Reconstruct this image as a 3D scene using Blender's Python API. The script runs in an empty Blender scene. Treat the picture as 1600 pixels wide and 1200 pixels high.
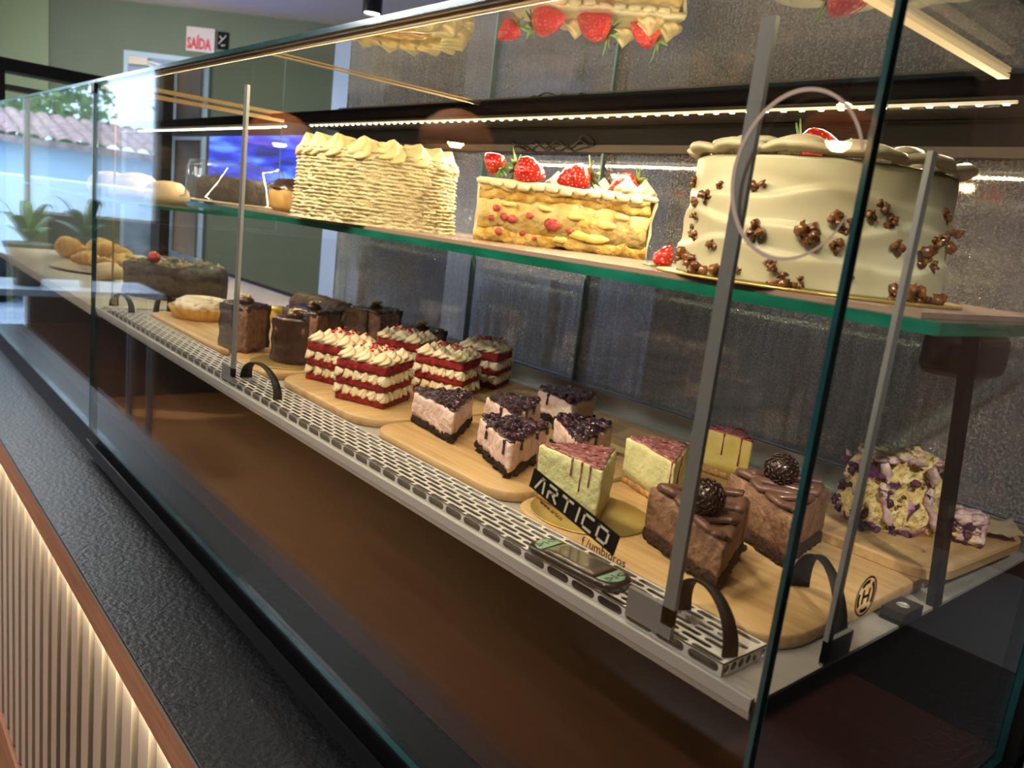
import bpy, bmesh, math, random
from mathutils import Vector, Matrix, noise
random.seed(7)
sc = bpy.context.scene
COL = sc.collection
PI = math.pi

# ------------------------------------------------------------------ camera
CAM = (0.235705, -0.467927, 0.303684)
YAW, PITCH, ROLL, FPX = 0.846087, 0.196361, 0.120443, 1241.27
cd = bpy.data.cameras.new('camera'); cam = bpy.data.objects.new('camera', cd); COL.objects.link(cam)
_f = Vector((-math.sin(YAW)*math.cos(PITCH), math.cos(YAW)*math.cos(PITCH), -math.sin(PITCH)))
_r0 = Vector((math.cos(YAW), math.sin(YAW), 0)); _u0 = _r0.cross(_f)
_r = math.cos(ROLL)*_r0 + math.sin(ROLL)*_u0; _u = -math.sin(ROLL)*_r0 + math.cos(ROLL)*_u0
cam.matrix_world = Matrix(((_r.x, _u.x, -_f.x, CAM[0]), (_r.y, _u.y, -_f.y, CAM[1]), (_r.z, _u.z, -_f.z, CAM[2]), (0, 0, 0, 1)))
cd.sensor_width = 36; cd.lens = 36*FPX/1600; cd.clip_start = 0.01; cd.clip_end = 200
cd.dof.use_dof = True; cd.dof.focus_distance = 0.95; cd.dof.aperture_fstop = 8.0
sc.camera = cam
sc.view_settings.view_transform = 'Standard'; sc.view_settings.look = 'None'
sc.view_settings.exposure = 0.72; sc.view_settings.gamma = 1.0; sc.view_settings.use_curve_mapping = False
cy = sc.cycles
cy.max_bounces = 14; cy.diffuse_bounces = 3; cy.glossy_bounces = 4; cy.transmission_bounces = 6; cy.transparent_max_bounces = 24
cy.sample_clamp_indirect = 3.0; cy.caustics_reflective = False; cy.caustics_refractive = False
cy.use_denoising = True; cy.use_adaptive_sampling = True; cy.adaptive_threshold = 0.03

# ------------------------------------------------------------------ world and lights
w = bpy.data.worlds.new('world'); sc.world = w; w.use_nodes = True
wn = w.node_tree.nodes; wl = w.node_tree.links
bg = wn['Background']; bg.inputs[0].default_value = (0.50, 0.72, 1.0, 1); bg.inputs[1].default_value = 2.8

def area(name, loc, target, sx, sy, power, color, spread=None):
    l = bpy.data.lights.new(name, 'AREA'); l.shape = 'RECTANGLE'; l.size = sx; l.size_y = sy; l.energy = power; l.color = color
    if spread: l.spread = spread
    o = bpy.data.objects.new(name, l); COL.objects.link(o); o.location = loc
    d = Vector(target) - Vector(loc); o.rotation_euler = d.to_track_quat('-Z', 'Y').to_euler()
    return o
def spot(name, loc, target, power, color, ang=60, size=0.03, blend=.5):
    l = bpy.data.lights.new(name, 'SPOT'); l.energy = power; l.color = color; l.spot_size = math.radians(ang); l.spot_blend = blend; l.shadow_soft_size = size
    o = bpy.data.objects.new(name, l); COL.objects.link(o); o.location = loc
    d = Vector(target) - Vector(loc); o.rotation_euler = d.to_track_quat('-Z', 'Y').to_euler()
    return o
WARM = (1.0, 0.80, 0.52)
def strip_light(name, x0, x1, y, z, ty, tz, power, spread=None):
    l = area(name, ((x0+x1)/2, y, z), ((x0+x1)/2, ty, tz), abs(x1-x0), 0.004, power, WARM, spread)
    return l
# the lamps of the case: LED strip at the back top, and the slim profile on the front top edge
strip_light('back_strip_light', -1.72, -0.10, 0.479, 0.4865, 0.16, 0.0, 9.5, 2.75)
strip_light('front_strip_light', -1.72, -0.06, 0.0135, 0.4945, 0.26, 0.0, 4.8)
strip_light('next_case_strip_light', -3.2, -1.86, 0.479, 0.4865, 0.10, 0.0, 5.0, 2.3)
strip_light('counter_under_light', -2.3, 0.2, -0.154, -0.4175, -0.135, -1.0, 2.6)
# ceiling spots over the counter (customer side) and over the kitchen, then added fill lamps
for _i, _x in enumerate((-2.6, -1.3, 0.0)):
    spot('ceiling_or_fill_spot', (_x, -1.3, 1.28), (_x, 0.25, 0.0), 34, (1.0, 0.90, 0.78), 70)
spot('ceiling_or_fill_spot', (-3.36, 1.55, 1.20), (-3.6, 1.0, -1), 20, (1, .93, .85), 90)
area('kitchen_ceiling_light', (-0.8, 1.9, 1.30), (-0.8, 1.9, 0), 1.8, 0.5, 14, (0.95, 0.96, 1.0))
area('shop_ceiling_light', (-3.2, -1.6, 1.30), (-3.2, -1.6, 0), 1.6, 0.6, 26, (0.9, 0.95, 1.0))
spot('cupboard_fill_spot', (-0.4, 1.7, 1.28), (-0.1, 2.45, 0.9), 22, (1.0, 0.85, 0.7), 80)  # added lamp without a fitting, brightens the wood cupboard
area('ceiling_fill_light', (-4.6, -0.6, 0.95), (-4.0, 0.6, 1.35), 0.3, 0.3, 7, (1.0, 0.97, 0.93))  # added unseen lamp facing up, lifts the tone of the ceiling
area('green_wall_fill_light', (-4.0, 0.1, 1.32), (-4.3, 0.5, 0), 0.5, 0.5, 42, (1.0, 0.97, 0.92))  # added fill that brightens the green wall and its lighter strip
spot('ceiling_or_fill_spot', (0.9, -0.5, 1.28), (-0.09, 0.43, 0.03), 75, (1.0, 0.90, 0.78), 17)  # narrow spot added to brighten the crumbly blueberry cake, no fitting there
sun = bpy.data.lights.new('sun', 'SUN'); sun.energy = 2.5; sun.angle = 0.02; sun.color = (1, .95, .88)
so = bpy.data.objects.new('sun', sun); COL.objects.link(so); so.rotation_euler = (math.radians(45), 0, math.radians(-150))

# ------------------------------------------------------------------ materials
MATS = {}
def nodes(name):
    m = bpy.data.materials.new(name); m.use_nodes = True
    nt = m.node_tree; return m, nt, nt.nodes, nt.links
def pm(name, c1, c2=None, scale=30.0, rough=.5, metal=0.0, bump=0.0, bscale=None, coat=0.0, stretch=(1, 1, 1), emit=None, estr=0, spec=.4, detail=3, lo=.35, hi=.65, sss=0, kind='noise', croughness=.1):
    """principled material, colour and bump from procedural noise"""
    if name in MATS: return MATS[name]
    m, nt, N, L = nodes(name); b = N['Principled BSDF']
    b.inputs['Roughness'].default_value = rough; b.inputs['Metallic'].default_value = metal
    b.inputs['Specular IOR Level'].default_value = spec
    b.inputs['Coat Weight'].default_value = coat; b.inputs['Coat Roughness'].default_value = croughness
    if sss:
        b.inputs['Subsurface Weight'].default_value = sss; b.inputs['Subsurface Radius'].default_value = (.008, .005, .003); b.inputs['Subsurface Scale'].default_value = 1.0
    if emit: b.inputs['Emission Color'].default_value = (*emit, 1); b.inputs['Emission Strength'].default_value = estr
    tc = N.new('ShaderNodeTexCoord'); mp = N.new('ShaderNodeMapping'); mp.inputs['Scale'].default_value = stretch
    L.new(tc.outputs['Object'], mp.inputs[0])
    def tex(s):
        if kind == 'voronoi':
            t = N.new('ShaderNodeTexVoronoi'); t.inputs['Scale'].default_value = s; L.new(mp.outputs[0], t.inputs['Vector']); return t.outputs['Distance']
        t = N.new('ShaderNodeTexNoise'); t.inputs['Scale'].default_value = s; t.inputs['Detail'].default_value = detail; L.new(mp.outputs[0], t.inputs['Vector']); return t.outputs['Fac']
    if c2:
        r = N.new('ShaderNodeValToRGB'); r.color_ramp.elements[0].position = lo; r.color_ramp.elements[1].position = hi
        r.color_ramp.elements[0].color = (*c1, 1); r.color_ramp.elements[1].color = (*c2, 1)
        L.new(tex(scale), r.inputs[0]); L.new(r.outputs[0], b.inputs['Base Color'])
    else: b.inputs['Base Color'].default_value = (*c1, 1)
    if bump:
        bp = N.new('ShaderNodeBump'); bp.inputs['Strength'].default_value = 1.0; bp.inputs['Distance'].default_value = bump*2.2
        L.new(tex(bscale or scale), bp.inputs['Height']); L.new(bp.outputs[0], b.inputs['Normal'])
    MATS[name] = m; return m

def glass_mat(name, tint=(1, 1, 1), ior=1.5, haze=0.0, boost=1.0):
    """flat glazing: straight-through transmission plus Fresnel mirror, same from every side"""
    m, nt, N, L = nodes(name)
    for n in list(N):
        if n.type != 'OUTPUT_MATERIAL': N.remove(n)
    out = [n for n in N if n.type == 'OUTPUT_MATERIAL'][0]
    ge = N.new('ShaderNodeNewGeometry'); mx = N.new('ShaderNodeMix'); mx.data_type = 'FLOAT'
    mx.inputs[2].default_value = ior; mx.inputs[3].default_value = 1/ior
    L.new(ge.outputs['Backfacing'], mx.inputs[0])
    fr = N.new('ShaderNodeFresnel'); L.new(mx.outputs[0], fr.inputs['IOR'])
    tr = N.new('ShaderNodeBsdfTransparent'); tr.inputs[0].default_value = (*tint, 1)
    gl = N.new('ShaderNodeBsdfGlossy'); gl.inputs['Roughness'].default_value = 0.0; gl.inputs['Color'].default_value = (.97, 1, .99, 1)
    ms = N.new('ShaderNodeMixShader')
    mu = N.new('ShaderNodeMath'); mu.operation = 'MULTIPLY'; mu.use_clamp = True; mu.inputs[1].default_value = boost
    L.new(fr.outputs[0], mu.inputs[0]); L.new(mu.outputs[0], ms.inputs[0]); L.new(tr.outputs[0], ms.inputs[1]); L.new(gl.outputs[0], ms.inputs[2])
    last = ms
    if haze:
        df = N.new('ShaderNodeBsdfDiffuse'); df.inputs[0].default_value = (.75, .78, .8, 1)
        m2 = N.new('ShaderNodeMixShader'); m2.inputs[0].default_value = haze
        L.new(ms.outputs[0], m2.inputs[1]); L.new(df.outputs[0], m2.inputs[2]); last = m2
    L.new(last.outputs[0], out.inputs[0]); return m

def condensed_mat():
    """cold sliding-door glass covered with condensation: drops, runs and clear patches"""
    m, nt, N, L = nodes('condensed_glass')
    for n in list(N):
        if n.type != 'OUTPUT_MATERIAL': N.remove(n)
    out = [n for n in N if n.type == 'OUTPUT_MATERIAL'][0]
    tc = N.new('ShaderNodeTexCoord'); P = tc.outputs['Object']
    v = N.new('ShaderNodeTexVoronoi'); v.inputs['Scale'].default_value = 240; L.new(P, v.inputs['Vector'])
    mp = N.new('ShaderNodeMapping'); mp.inputs['Scale'].default_value = (1, 1, .06); L.new(P, mp.inputs[0])
    runs = N.new('ShaderNodeTexNoise'); runs.inputs['Scale'].default_value = 120; runs.inputs['Detail'].default_value = 3; L.new(mp.outputs[0], runs.inputs['Vector'])
    big = N.new('ShaderNodeTexNoise'); big.inputs['Scale'].default_value = 4; big.inputs['Detail'].default_value = 4; L.new(P, big.inputs['Vector'])
    fine = N.new('ShaderNodeTexNoise'); fine.inputs['Scale'].default_value = 260; fine.inputs['Detail'].default_value = 2; L.new(P, fine.inputs['Vector'])
    def ramp(src, lo, hi, a=0, b=1):
        r = N.new('ShaderNodeMapRange'); r.inputs[1].default_value = lo; r.inputs[2].default_value = hi; r.inputs[3].default_value = a; r.inputs[4].default_value = b
        L.new(src, r.inputs[0]); return r.outputs[0]
    def ma(op, a, b):
        q = N.new('ShaderNodeMath'); q.operation = op
        for i, s in enumerate((a, b)):
            if isinstance(s, (int, float)): q.inputs[i].default_value = s
            else: L.new(s, q.inputs[i])
        return q.outputs[0]
    h = ma('ADD', ramp(fine.outputs['Fac'], .35, .65), ma('MULTIPLY', ramp(v.outputs['Distance'], .0, .6), .8))
    h = ma('ADD', h, ramp(runs.outputs['Fac'], .4, .6, 0, .8))
    bp = N.new('ShaderNodeBump'); bp.inputs['Distance'].default_value = .0022; bp.inputs['Strength'].default_value = .9; L.new(h, bp.inputs['Height'])
    fac = ma('MULTIPLY', ramp(h, .7, 1.9, .30, .80), ramp(big.outputs['Fac'], .35, .62, .55, 1.0))
    df = N.new('ShaderNodeBsdfDiffuse'); df.inputs[0].default_value = (.40, .39, .37, 1)
    tl = N.new('ShaderNodeBsdfTranslucent'); tl.inputs[0].default_value = (.42, .42, .42, 1)
    gl = N.new('ShaderNodeBsdfGlossy'); gl.inputs['Roughness'].default_value = .12; gl.inputs[0].default_value = (.8, .8, .8, 1)
    for s in (df, gl, tl): L.new(bp.outputs[0], s.inputs['Normal'])
    tr = N.new('ShaderNodeBsdfTransparent')
    gs = N.new('ShaderNodeBsdfGlossy'); gs.inputs['Roughness'].default_value = 0.03
    def mix(f, a, b):
        q = N.new('ShaderNodeMixShader')
        if isinstance(f, (int, float)): q.inputs[0].default_value = f
        else: L.new(f, q.inputs[0])
        L.new(a, q.inputs[1]); L.new(b, q.inputs[2]); return q.outputs[0]
    cr = N.new('ShaderNodeValToRGB'); cr.color_ramp.elements[0].position = .40; cr.color_ramp.elements[0].color = (.20, .195, .18, 1); cr.color_ramp.elements[1].position = .62; cr.color_ramp.elements[1].color = (.82, .80, .75, 1)
    L.new(fine.outputs['Fac'], cr.inputs[0]); L.new(cr.outputs[0], df.inputs[0])
    d = mix(.3, df.outputs[0], tl.outputs[0]); d = mix(.25, d, gl.outputs[0])
    t = mix(.18, tr.outputs[0], gs.outputs[0])
    L.new(mix(fac, t, d), out.inputs[0]); return m

def wood_mat(name, c1, c2, c3, rough=.45, axis=0, scale=14, coat=0.0, bump=.0004):
    if name in MATS: return MATS[name]
    m, nt, N, L = nodes(name); b = N['Principled BSDF']; b.inputs['Roughness'].default_value = rough
    b.inputs['Coat Weight'].default_value = coat
    tc = N.new('ShaderNodeTexCoord'); mp = N.new('ShaderNodeMapping'); s = [1.0, 1.0, 1.0]; s[axis] = .07; mp.inputs['Scale'].default_value = s
    L.new(tc.outputs['Object'], mp.inputs[0])
    t = N.new('ShaderNodeTexNoise'); t.inputs['Scale'].default_value = scale*10; t.inputs['Detail'].default_value = 6; t.inputs['Distortion'].default_value = .4; L.new(mp.outputs[0], t.inputs['Vector'])
    t2 = N.new('ShaderNodeTexNoise'); t2.inputs['Scale'].default_value = scale; t2.inputs['Detail'].default_value = 2; L.new(mp.outputs[0], t2.inputs['Vector'])
    ad = N.new('ShaderNodeMath'); ad.operation = 'MULTIPLY_ADD'; ad.inputs[1].default_value = .6; L.new(t.outputs['Fac'], ad.inputs[0])
    m5 = N.new('ShaderNodeMath'); m5.operation = 'MULTIPLY'; m5.inputs[1].default_value = .4; L.new(t2.outputs['Fac'], m5.inputs[0]); L.new(m5.outputs[0], ad.inputs[2])
    r = N.new('ShaderNodeValToRGB'); e = r.color_ramp.elements; e[0].position = .36; e[0].color = (*c1, 1); e[1].position = .64; e[1].color = (*c3, 1)
    x = e.new(.5); x.color = (*c2, 1)
    L.new(ad.outputs[0], r.inputs[0]); L.new(r.outputs[0], b.inputs['Base Color'])
    bp = N.new('ShaderNodeBump'); bp.inputs['Distance'].default_value = bump; L.new(t.outputs['Fac'], bp.inputs['Height']); L.new(bp.outputs[0], b.inputs['Normal'])
    MATS[name] = m; return m

GLASS = glass_mat('clear_glass', (.98, .985, .975))
ROOFGLASS = glass_mat('roof_glass', (.95, .965, .955), boost=2.0)
PLASTIC = glass_mat('clear_plastic', (.93, .93, .92), 1.45, haze=.03)
EDGE = pm('glass_edge', (.012, .075, .095), (.02, .12, .14), 20, rough=.12, coat=.6)
SEDGE = pm('shelf_edge', (.004, .085, .055), (.008, .14, .10), 14, rough=.12, coat=.5, stretch=(1, 1, 4))
LEDGE = pm('light_glass_edge', (.25, .42, .45), rough=.2)
COND = condensed_mat()
STEEL = pm('stainless_steel', (.52, .50, .47), (.60, .58, .55), 6, rough=.38, metal=.45, stretch=(.1, 6, 6), bump=.00015, bscale=60)
STEELW = pm('white_steel', (.78, .76, .72), rough=.4, metal=.15)
GREYM = pm('grey_metal_strip', (.30, .31, .32), rough=.45, metal=.3)
BLACK = pm('black_paint', (.012, .012, .014), rough=.35)
BLACKM = pm('matt_black', (.006, .006, .007), rough=.6, spec=.2)
BLKST = pm('black_steel', (.005, .005, .007), rough=.4, spec=.15)
GOLD = pm('gold_strip', (.55, .38, .18), rough=.3, metal=.8)
LED = pm('led_diode', (1, .9, .7), emit=(1, .86, .6), estr=14)
LEDB = pm('led_backing', (.8, .75, .6), emit=(1, .8, .5), estr=.5)
LEDW = pm('led_diffuser_and_lit_edge', (1, .9, .7), emit=(1, .66, .28), estr=.5)
BAMBOO = wood_mat('bamboo', (.40, .24, .10), (.54, .35, .155), (.64, .44, .215), axis=0, scale=9)
BAMBOO2 = wood_mat('bamboo_across', (.39, .235, .10), (.53, .34, .15), (.63, .435, .21), axis=1, scale=9)
BROWN = wood_mat('brown_laminate', (.042, .014, .008), (.054, .019, .011), (.070, .027, .016), axis=0, scale=3, rough=.3, bump=.00005)
BANDW = wood_mat('wood_band', (.24, .105, .06), (.33, .15, .09), (.40, .20, .13), axis=0, scale=12, rough=.5)
STONE = pm('black_granite', (.006, .007, .009), (.018, .019, .022), 160, rough=.38, bump=.0009, bscale=110, detail=5, lo=.45, hi=.75)

# ------------------------------------------------------------------ mesh tools
class MB:
    def __init__(s): s.v = []; s.f = []; s.m = []; s.sm = []
    def add(s, vs, fs, mi=0, smooth=True):
        n = len(s.v); s.v += [tuple(v) for v in vs]
        for f in fs: s.f.append(tuple(n+i for i in f)); s.m.append(mi); s.sm.append(smooth)
    def box(s, x0, x1, y0, y1, z0, z1, mi=0, M=None):
        vs = [Vector((x, y, z)) for x in (x0, x1) for y in (y0, y1) for z in (z0, z1)]
        if M: vs = [M @ v for v in vs]
        s.add(vs, [(0, 1, 3, 2), (4, 6, 7, 5), (0, 4, 5, 1), (2, 3, 7, 6), (0, 2, 6, 4), (1, 5, 7, 3)], mi, False)
    def rings(s, rings, mi=0, cap0=True, cap1=True, smooth=True, closed=True):
        n = len(rings[0]); vs = [p for r in rings for p in r]; fs = []
        for k in range(len(rings)-1):
            for i in range(n if closed else n-1):
                j = (i+1) % n; a = k*n
                fs.append((a+i, a+j, a+n+j, a+n+i))
        if cap0: fs.append(tuple(range(n-1, -1, -1)))
        if cap1: fs.append(tuple((len(rings)-1)*n+i for i in range(n)))
        s.add(vs, fs, mi, smooth)
    def lathe(s, c, prof, n=24, mi=0, M=None, fn=None, cap0=True, cap1=True):
        """prof: (radius, z) pairs"""
        R = []
        for k, (r, z) in enumerate(prof):
            ring = []
            for i in range(n):
                a = 2*PI*i/n; rr = r; 
                if fn: rr = r*fn(a, z, k)
                p = Vector((rr*math.cos(a), rr*math.sin(a), z))
                if M: p = M @ p
                ring.append(p + Vector(c))
            R.append(ring)
        s.rings(R, mi, cap0, cap1)
    def tube(s, pts, r, n=8, mi=0, flat=1.0, taper=None):
        pts = [Vector(p) for p in pts]; R = []; up = Vector((0, 0, 1))
        for k, p in enumerate(pts):
            t = (pts[min(k+1, len(pts)-1)] - pts[max(k-1, 0)]).normalized()
            side = t.cross(up)
            if side.length < 1e-3: side = t.cross(Vector((0, 1, 0)))
            side.normalize(); u2 = side.cross(t)
            rr = r if not callable(r) else r(k/(len(pts)-1))
            R.append([p + side*rr*math.cos(2*PI*i/n) + u2*rr*flat*math.sin(2*PI*i/n) for i in range(n)])
        s.rings(R, mi)
    def blob(s, c, r, mi=0, sq=(1, 1, 1), n=8, jitter=0.0, M=None):
        c = Vector(c); R = []
        m = max(4, n//2+1)
        for k in range(1, m):
            th = PI*k/m; ring = []
            for i in range(n):
                a = 2*PI*i/n; q = 1 + jitter*(random.random()-.5)
                p = Vector((math.sin(th)*math.cos(a)*sq[0], math.sin(th)*math.sin(a)*sq[1], -math.cos(th)*sq[2]))*r*q
                if M: p = M @ p
                ring.append(c+p)
            R.append(ring)
        s.rings(R, mi)
    def displace(s, amp, freq, off=0.0, i0=0):
        for i in range(i0, len(s.v)):
            p = Vector(s.v[i]); n = noise.noise_vector(p*freq + Vector((off, off*2, 0)))
            s.v[i] = tuple(p + n*amp)
    def build(s, name, mats, parent=None, loc=None, smooth_angle=None):
        me = bpy.data.meshes.new(name); me.from_pydata(s.v, [], s.f)
        if not isinstance(mats, (list, tuple)): mats = [mats]
        for m in mats: me.materials.append(m)
        me.polygons.foreach_set('material_index', s.m); me.polygons.foreach_set('use_smooth', s.sm); me.update()
        o = bpy.data.objects.new(name, me); COL.objects.link(o)
        if parent is not None:
            o.parent = parent; o.matrix_parent_inverse = Matrix.Identity(4)
        if loc: o.location = loc
        return o
def setp(o, label, cat, group=None):
    o['label'] = label; o['category'] = cat
    if group: o['group'] = group
    return o
def thing(name, label, cat, loc=(0, 0, 0), rz=0.0, group=None):
    o = bpy.data.objects.new(name, None); COL.objects.link(o); o.location = loc; o.rotation_euler = (0, 0, rz); o.empty_display_size = .02
    return setp(o, label, cat, group)
def struct(o): o['kind'] = 'structure'; return o
def bx(name, a, mats, parent=None, bevel=0.0, edge=None):
    """box part. edge='x'|'y'|'z' : glass pane whose large faces are perpendicular to that axis get slot 0, the others slot 1"""
    mb = MB(); x0, x1, y0, y1, z0, z1 = a
    mb.box(x0, x1, y0, y1, z0, z1)
    if edge:
        big = {'x': (0, 1), 'y': (2, 3), 'z': (4, 5)}[edge]
        mb.m = [0 if i in big else 1 for i in range(6)]
    o = mb.build(name, mats, parent)
    if bevel:
        md = o.modifiers.new('bevel', 'BEVEL'); md.width = bevel; md.segments = 2; md.limit_method = 'ANGLE'
    return o
def resample(pts, ds):
    out = []
    n = len(pts)
    for i in range(n):
        a = Vector(pts[i]); b = Vector(pts[(i+1) % n]); k = max(1, int(round((b-a).length/ds)))
        for j in range(k): out.append(a + (b-a)*(j/k))
    return out
def rounded(pts, r, seg=5):
    """round the corners of a 2D polygon"""
    out = []; n = len(pts)
    for i in range(n):
        p = Vector(pts[i]); a = Vector(pts[i-1]); b = Vector(pts[(i+1) % n])
        rr = min(r, (a-p).length*.45, (b-p).length*.45)
        s = p + (a-p).normalized()*rr; e = p + (b-p).normalized()*rr
        for k in range(seg+1):
            t = k/seg; out.append((1-t)**2*s + 2*t*(1-t)*p + t*t*e)
    return out
def loft(mb, outline, prof, mi=0, cen=None, top=True, bottom=True, mfun=None):
    """outline: 2D points, prof: (z, inset) pairs bottom to top; the top is closed with concentric rings"""
    c = cen or sum((Vector(p) for p in outline), Vector((0, 0)))/len(outline)
    R = []
    def ring(z, ins, scale=1.0):
        r = []
        for p in outline:
            d = Vector(p) - c; l = d.length
            q = c + d*max(0.02, (l-ins)/l)*scale
            r.append(Vector((q.x, q.y, z)))
        return r
    for z, ins in prof: R.append(ring(z, ins))
    if top:
        zt, it = prof[-1]
        for sc_ in (.86, .7, .53, .36, .2, .06): R.append(ring(zt, it, sc_))
    mb.rings(R, mi, cap0=bottom, cap1=True)
def wedge_pts(tip, a, c, L=None, bulge=.012):
    """2D wedge: tip, towards a, towards c, curved back"""
    tip = Vector(tip); a = Vector(a); c = Vector(c)
    da = (a-tip).normalized(); dc = (c-tip).normalized()
    A = tip + da*(L or (a-tip).length); C = tip + dc*(L or (c-tip).length)
    mid = (da+dc).normalized(); pts = [tip, C]
    for k in range(1, 6):
        t = k/6; q = C + (A-C)*t; pts.append(q + mid*bulge*math.sin(PI*t))
    pts.append(A)
    return pts
def rosette(mb, c, r, h, mi=0, pet=7, twist=1.6, tilt=None, lv=9):
    n = pet*5; R = []; c = Vector(c); a0 = random.random()*6
    for k in range(lv):
        t = k/(lv-1)
        rr = r*(0.82 + .25*math.sin(PI*min(1, t*1.6)))*(1-t**1.7) + .0004 if t > 0 else r*.8
        ring = []
        for i in range(n):
            a = 2*PI*i/n; g = 1 + .24*(abs(math.sin((a*pet)/2)) - .5)
            b = a + twist*t + a0
            p = Vector((rr*g*math.cos(b), rr*g*math.sin(b), h*t))
            if tilt: p = tilt @ p
            ring.append(c+p)
        R.append(ring)
    mb.rings(R, mi)
def plate_disc(mb, c, r, z0, z1, n=40, mi=0):
    mb.lathe((c[0], c[1], 0), [(r, z0), (r, z1)], n, mi)

# ================================================================== display case
L_ = 1.78; H_ = .50; YB = .60
case = thing('display_case', 'long glass cake display case with one glass shelf, nearest the camera', 'display case')
bx('front_pane', (-L_+.002, 0, -.004, .004, -.287, H_), [GLASS, EDGE], case, edge='y')
bx('side_pane', (-.008, 0, .0045, .645, -.287, H_), [GLASS, EDGE], case, edge='x')
bx('end_pane', (-L_, -L_+.006, .0045, .645, .03, .207), [GLASS, GOLD], case, edge='x')
bx('upper_end_pane', (-L_, -L_+.006, .0045, .43, .215, H_-.001), [GLASS, LEDGE], case, edge='x')
bx('roof_pane', (-L_, 0, .000, .43, H_, H_+.008), [ROOFGLASS, EDGE], case, edge='z')
bx('roof_edge_strip', (-L_, -.06, .006, .011, H_-.006, H_-.001), GOLD, case)
bx('roof_edge_light', (-1.74, -.06, .012, .015, H_-.005, H_-.002), LEDW, case)
bx('roof_joint_bar', (-.092, -.082, .005, .395, H_-.005, H_-.001), LEDW, case)  # no lamp: its glow stands for the glass joint catching the LED light
bx('roof_joint_strip', (-.912, -.908, .005, .395, H_-.003, H_-.001), GOLD, case)
bx('roof_side_rail', (-L_+.006, -L_+.016, .005, .43, H_-.012, H_-.003), GOLD, case)
bx('back_beam', (-L_, -.008, .396, .473, .4955, H_-.0005), pm('beam_black', (.004, .004, .005), rough=1.0, spec=0.0), case)
bx('back_plate', (-L_, -.008, .4735, YB+.05, .494, .503), pm('grey_plate', (.035, .035, .037), rough=.8, spec=.1), case)
bx('door_track', (-L_, -.008, YB-.012, YB+.045, .461, .492), BLACKM, case)
bx('door_track_trim', (-L_, -.008, YB-.014, YB+.045, .448, .4605), pm('brown_trim', (.09, .07, .055), rough=.4), case)
# LED strip with its diodes
bx('led_strip', (-1.72, -.10, .4765, .4815, .4885, .4915), LEDB, case)
mb = MB(); mb.box(-.0030, .0030, .4772, .4808, .4868, .4884); dio = mb.build('led_diode', LED, case); dio.location = (-1.71, 0, 0)
def diode(x, par):
    o = bpy.data.objects.new('led_diode', dio.data); COL.objects.link(o); o.parent = par; o.location = (x, 0, 0)
for i in range(1, 62): diode(-1.71 + i*(1.60/61), case)
# tray
mb = MB(); mb.box(-L_+.008, -.012, .006, .64, -.003, 0.0); mb.box(-L_+.008, -.012, .006, .0085, -.012, -.003)
mb.build('tray', STEEL, case)
bx('tray_front_lip', (-L_+.006, -.012, .0045, .010, -.006, .004), pm('lip_metal', (.60, .60, .59), rough=.4, metal=.2), case)
bx('back_rail', (-L_, -.008, YB-.012, YB+.05, 0.0, .028), BLACK, case)
bx('back_rail_trim', (-L_, -.008, YB-.018, YB-.0125, 0.0, .031), pm('rail_alu', (.5, .48, .44), rough=.3, metal=.8), case)
def door(x0, x1, y):
    d = bx('sliding_door', (x0, x1, y, y+.005, .030, .455), [COND, LEDGE], case, edge='y'); return d
d1 = door(-.80, -.012, YB+.004); d2 = door(-1.16, -.785, YB+.016); d3 = door(-L_+.01, -1.15, YB+.004)
bx('door_edge', (-.803, -.7985, -.001+YB, YB+.012, .030, .455), LEDGE, d1)
bx('door_edge', (-1.152, -1.148, -.001+YB, YB+.012, .030, .455), LEDGE, d3)
# base: brown board in a black frame
base = thing('case_base', 'low black base frame with brown board under both display cases', 'base frame')
bx('base_board', (-3.27, -.010, .061, .655, -.284, -.280), BROWN, base)
bx('base_frame_front', (-3.30, .012, -.006, .061, -.345, -.2875), BLKST, base)
bx('base_frame_side', (-.010, .012, .061, .70, -.345, -.2875), BLKST, base)
bx('frame_rail_lip', (-1.745, .05, -.020, -.0165, -.330, -.302), BLKST, base)
bx('frame_rail_web', (-1.745, .05, -.0165, -.006, -.324, -.320), BLACKM, base)
bx('back_housing', (-3.29, .012, .656, .70, -.345, -.004), BLACKM, base)
bx('corner_block', (-.030, -.0085, .236, .276, 0.0005, .012), BLACK, case, bevel=.001)
mb = MB(); mb.lathe((-.019, .256, .0121), [(.006, 0), (.0045, .001), (.0045, .0003)], 16); mb.build('screw', STEEL, case)
# thin loose wires lying against the door track
mb = MB()
for q in range(3):
    mb.tube([(-1.04+.23*k/14, YB-.016, .452+.008*math.sin(k*(.9+.3*q)+q)+.004*q+(.010 if k > 11 else 0)) for k in range(15)], .0016, 6)
mb.build('loose_wires', BLACK, case)
# grey metal strips on the panes
def strip_on_front(x):
    mb = MB(); mb.box(x-.0055, x+.0055, .008, .0125, .02, .457); mb.box(x-.040, x+.0055, .008, .0125, .010, .034)
    mb.build('pane_strip', GREYM, case)
strip_on_front(-.093); strip_on_front(-.962)
mb = MB(); mb.box(-.0125, -.0085, .0965, .1045, .006, .385); mb.box(-.0125, -.0085, .0965, .138, .004, .024); mb.build('pane_strip', GREYM, case)
mb = MB(); mb.box(-L_+.11, -L_+.117, .010, .0125, .03, .497); mb.box(-L_+.11, -L_+.15, .010, .0125, .03, .045); mb.build('pane_strip', GOLD, case)
# clips on the top corners
bx('corner_clip', (-L_-.014, -L_+.014, -.008, .016, H_-.022, H_-.002), BLKST, case, bevel=.002)
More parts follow.
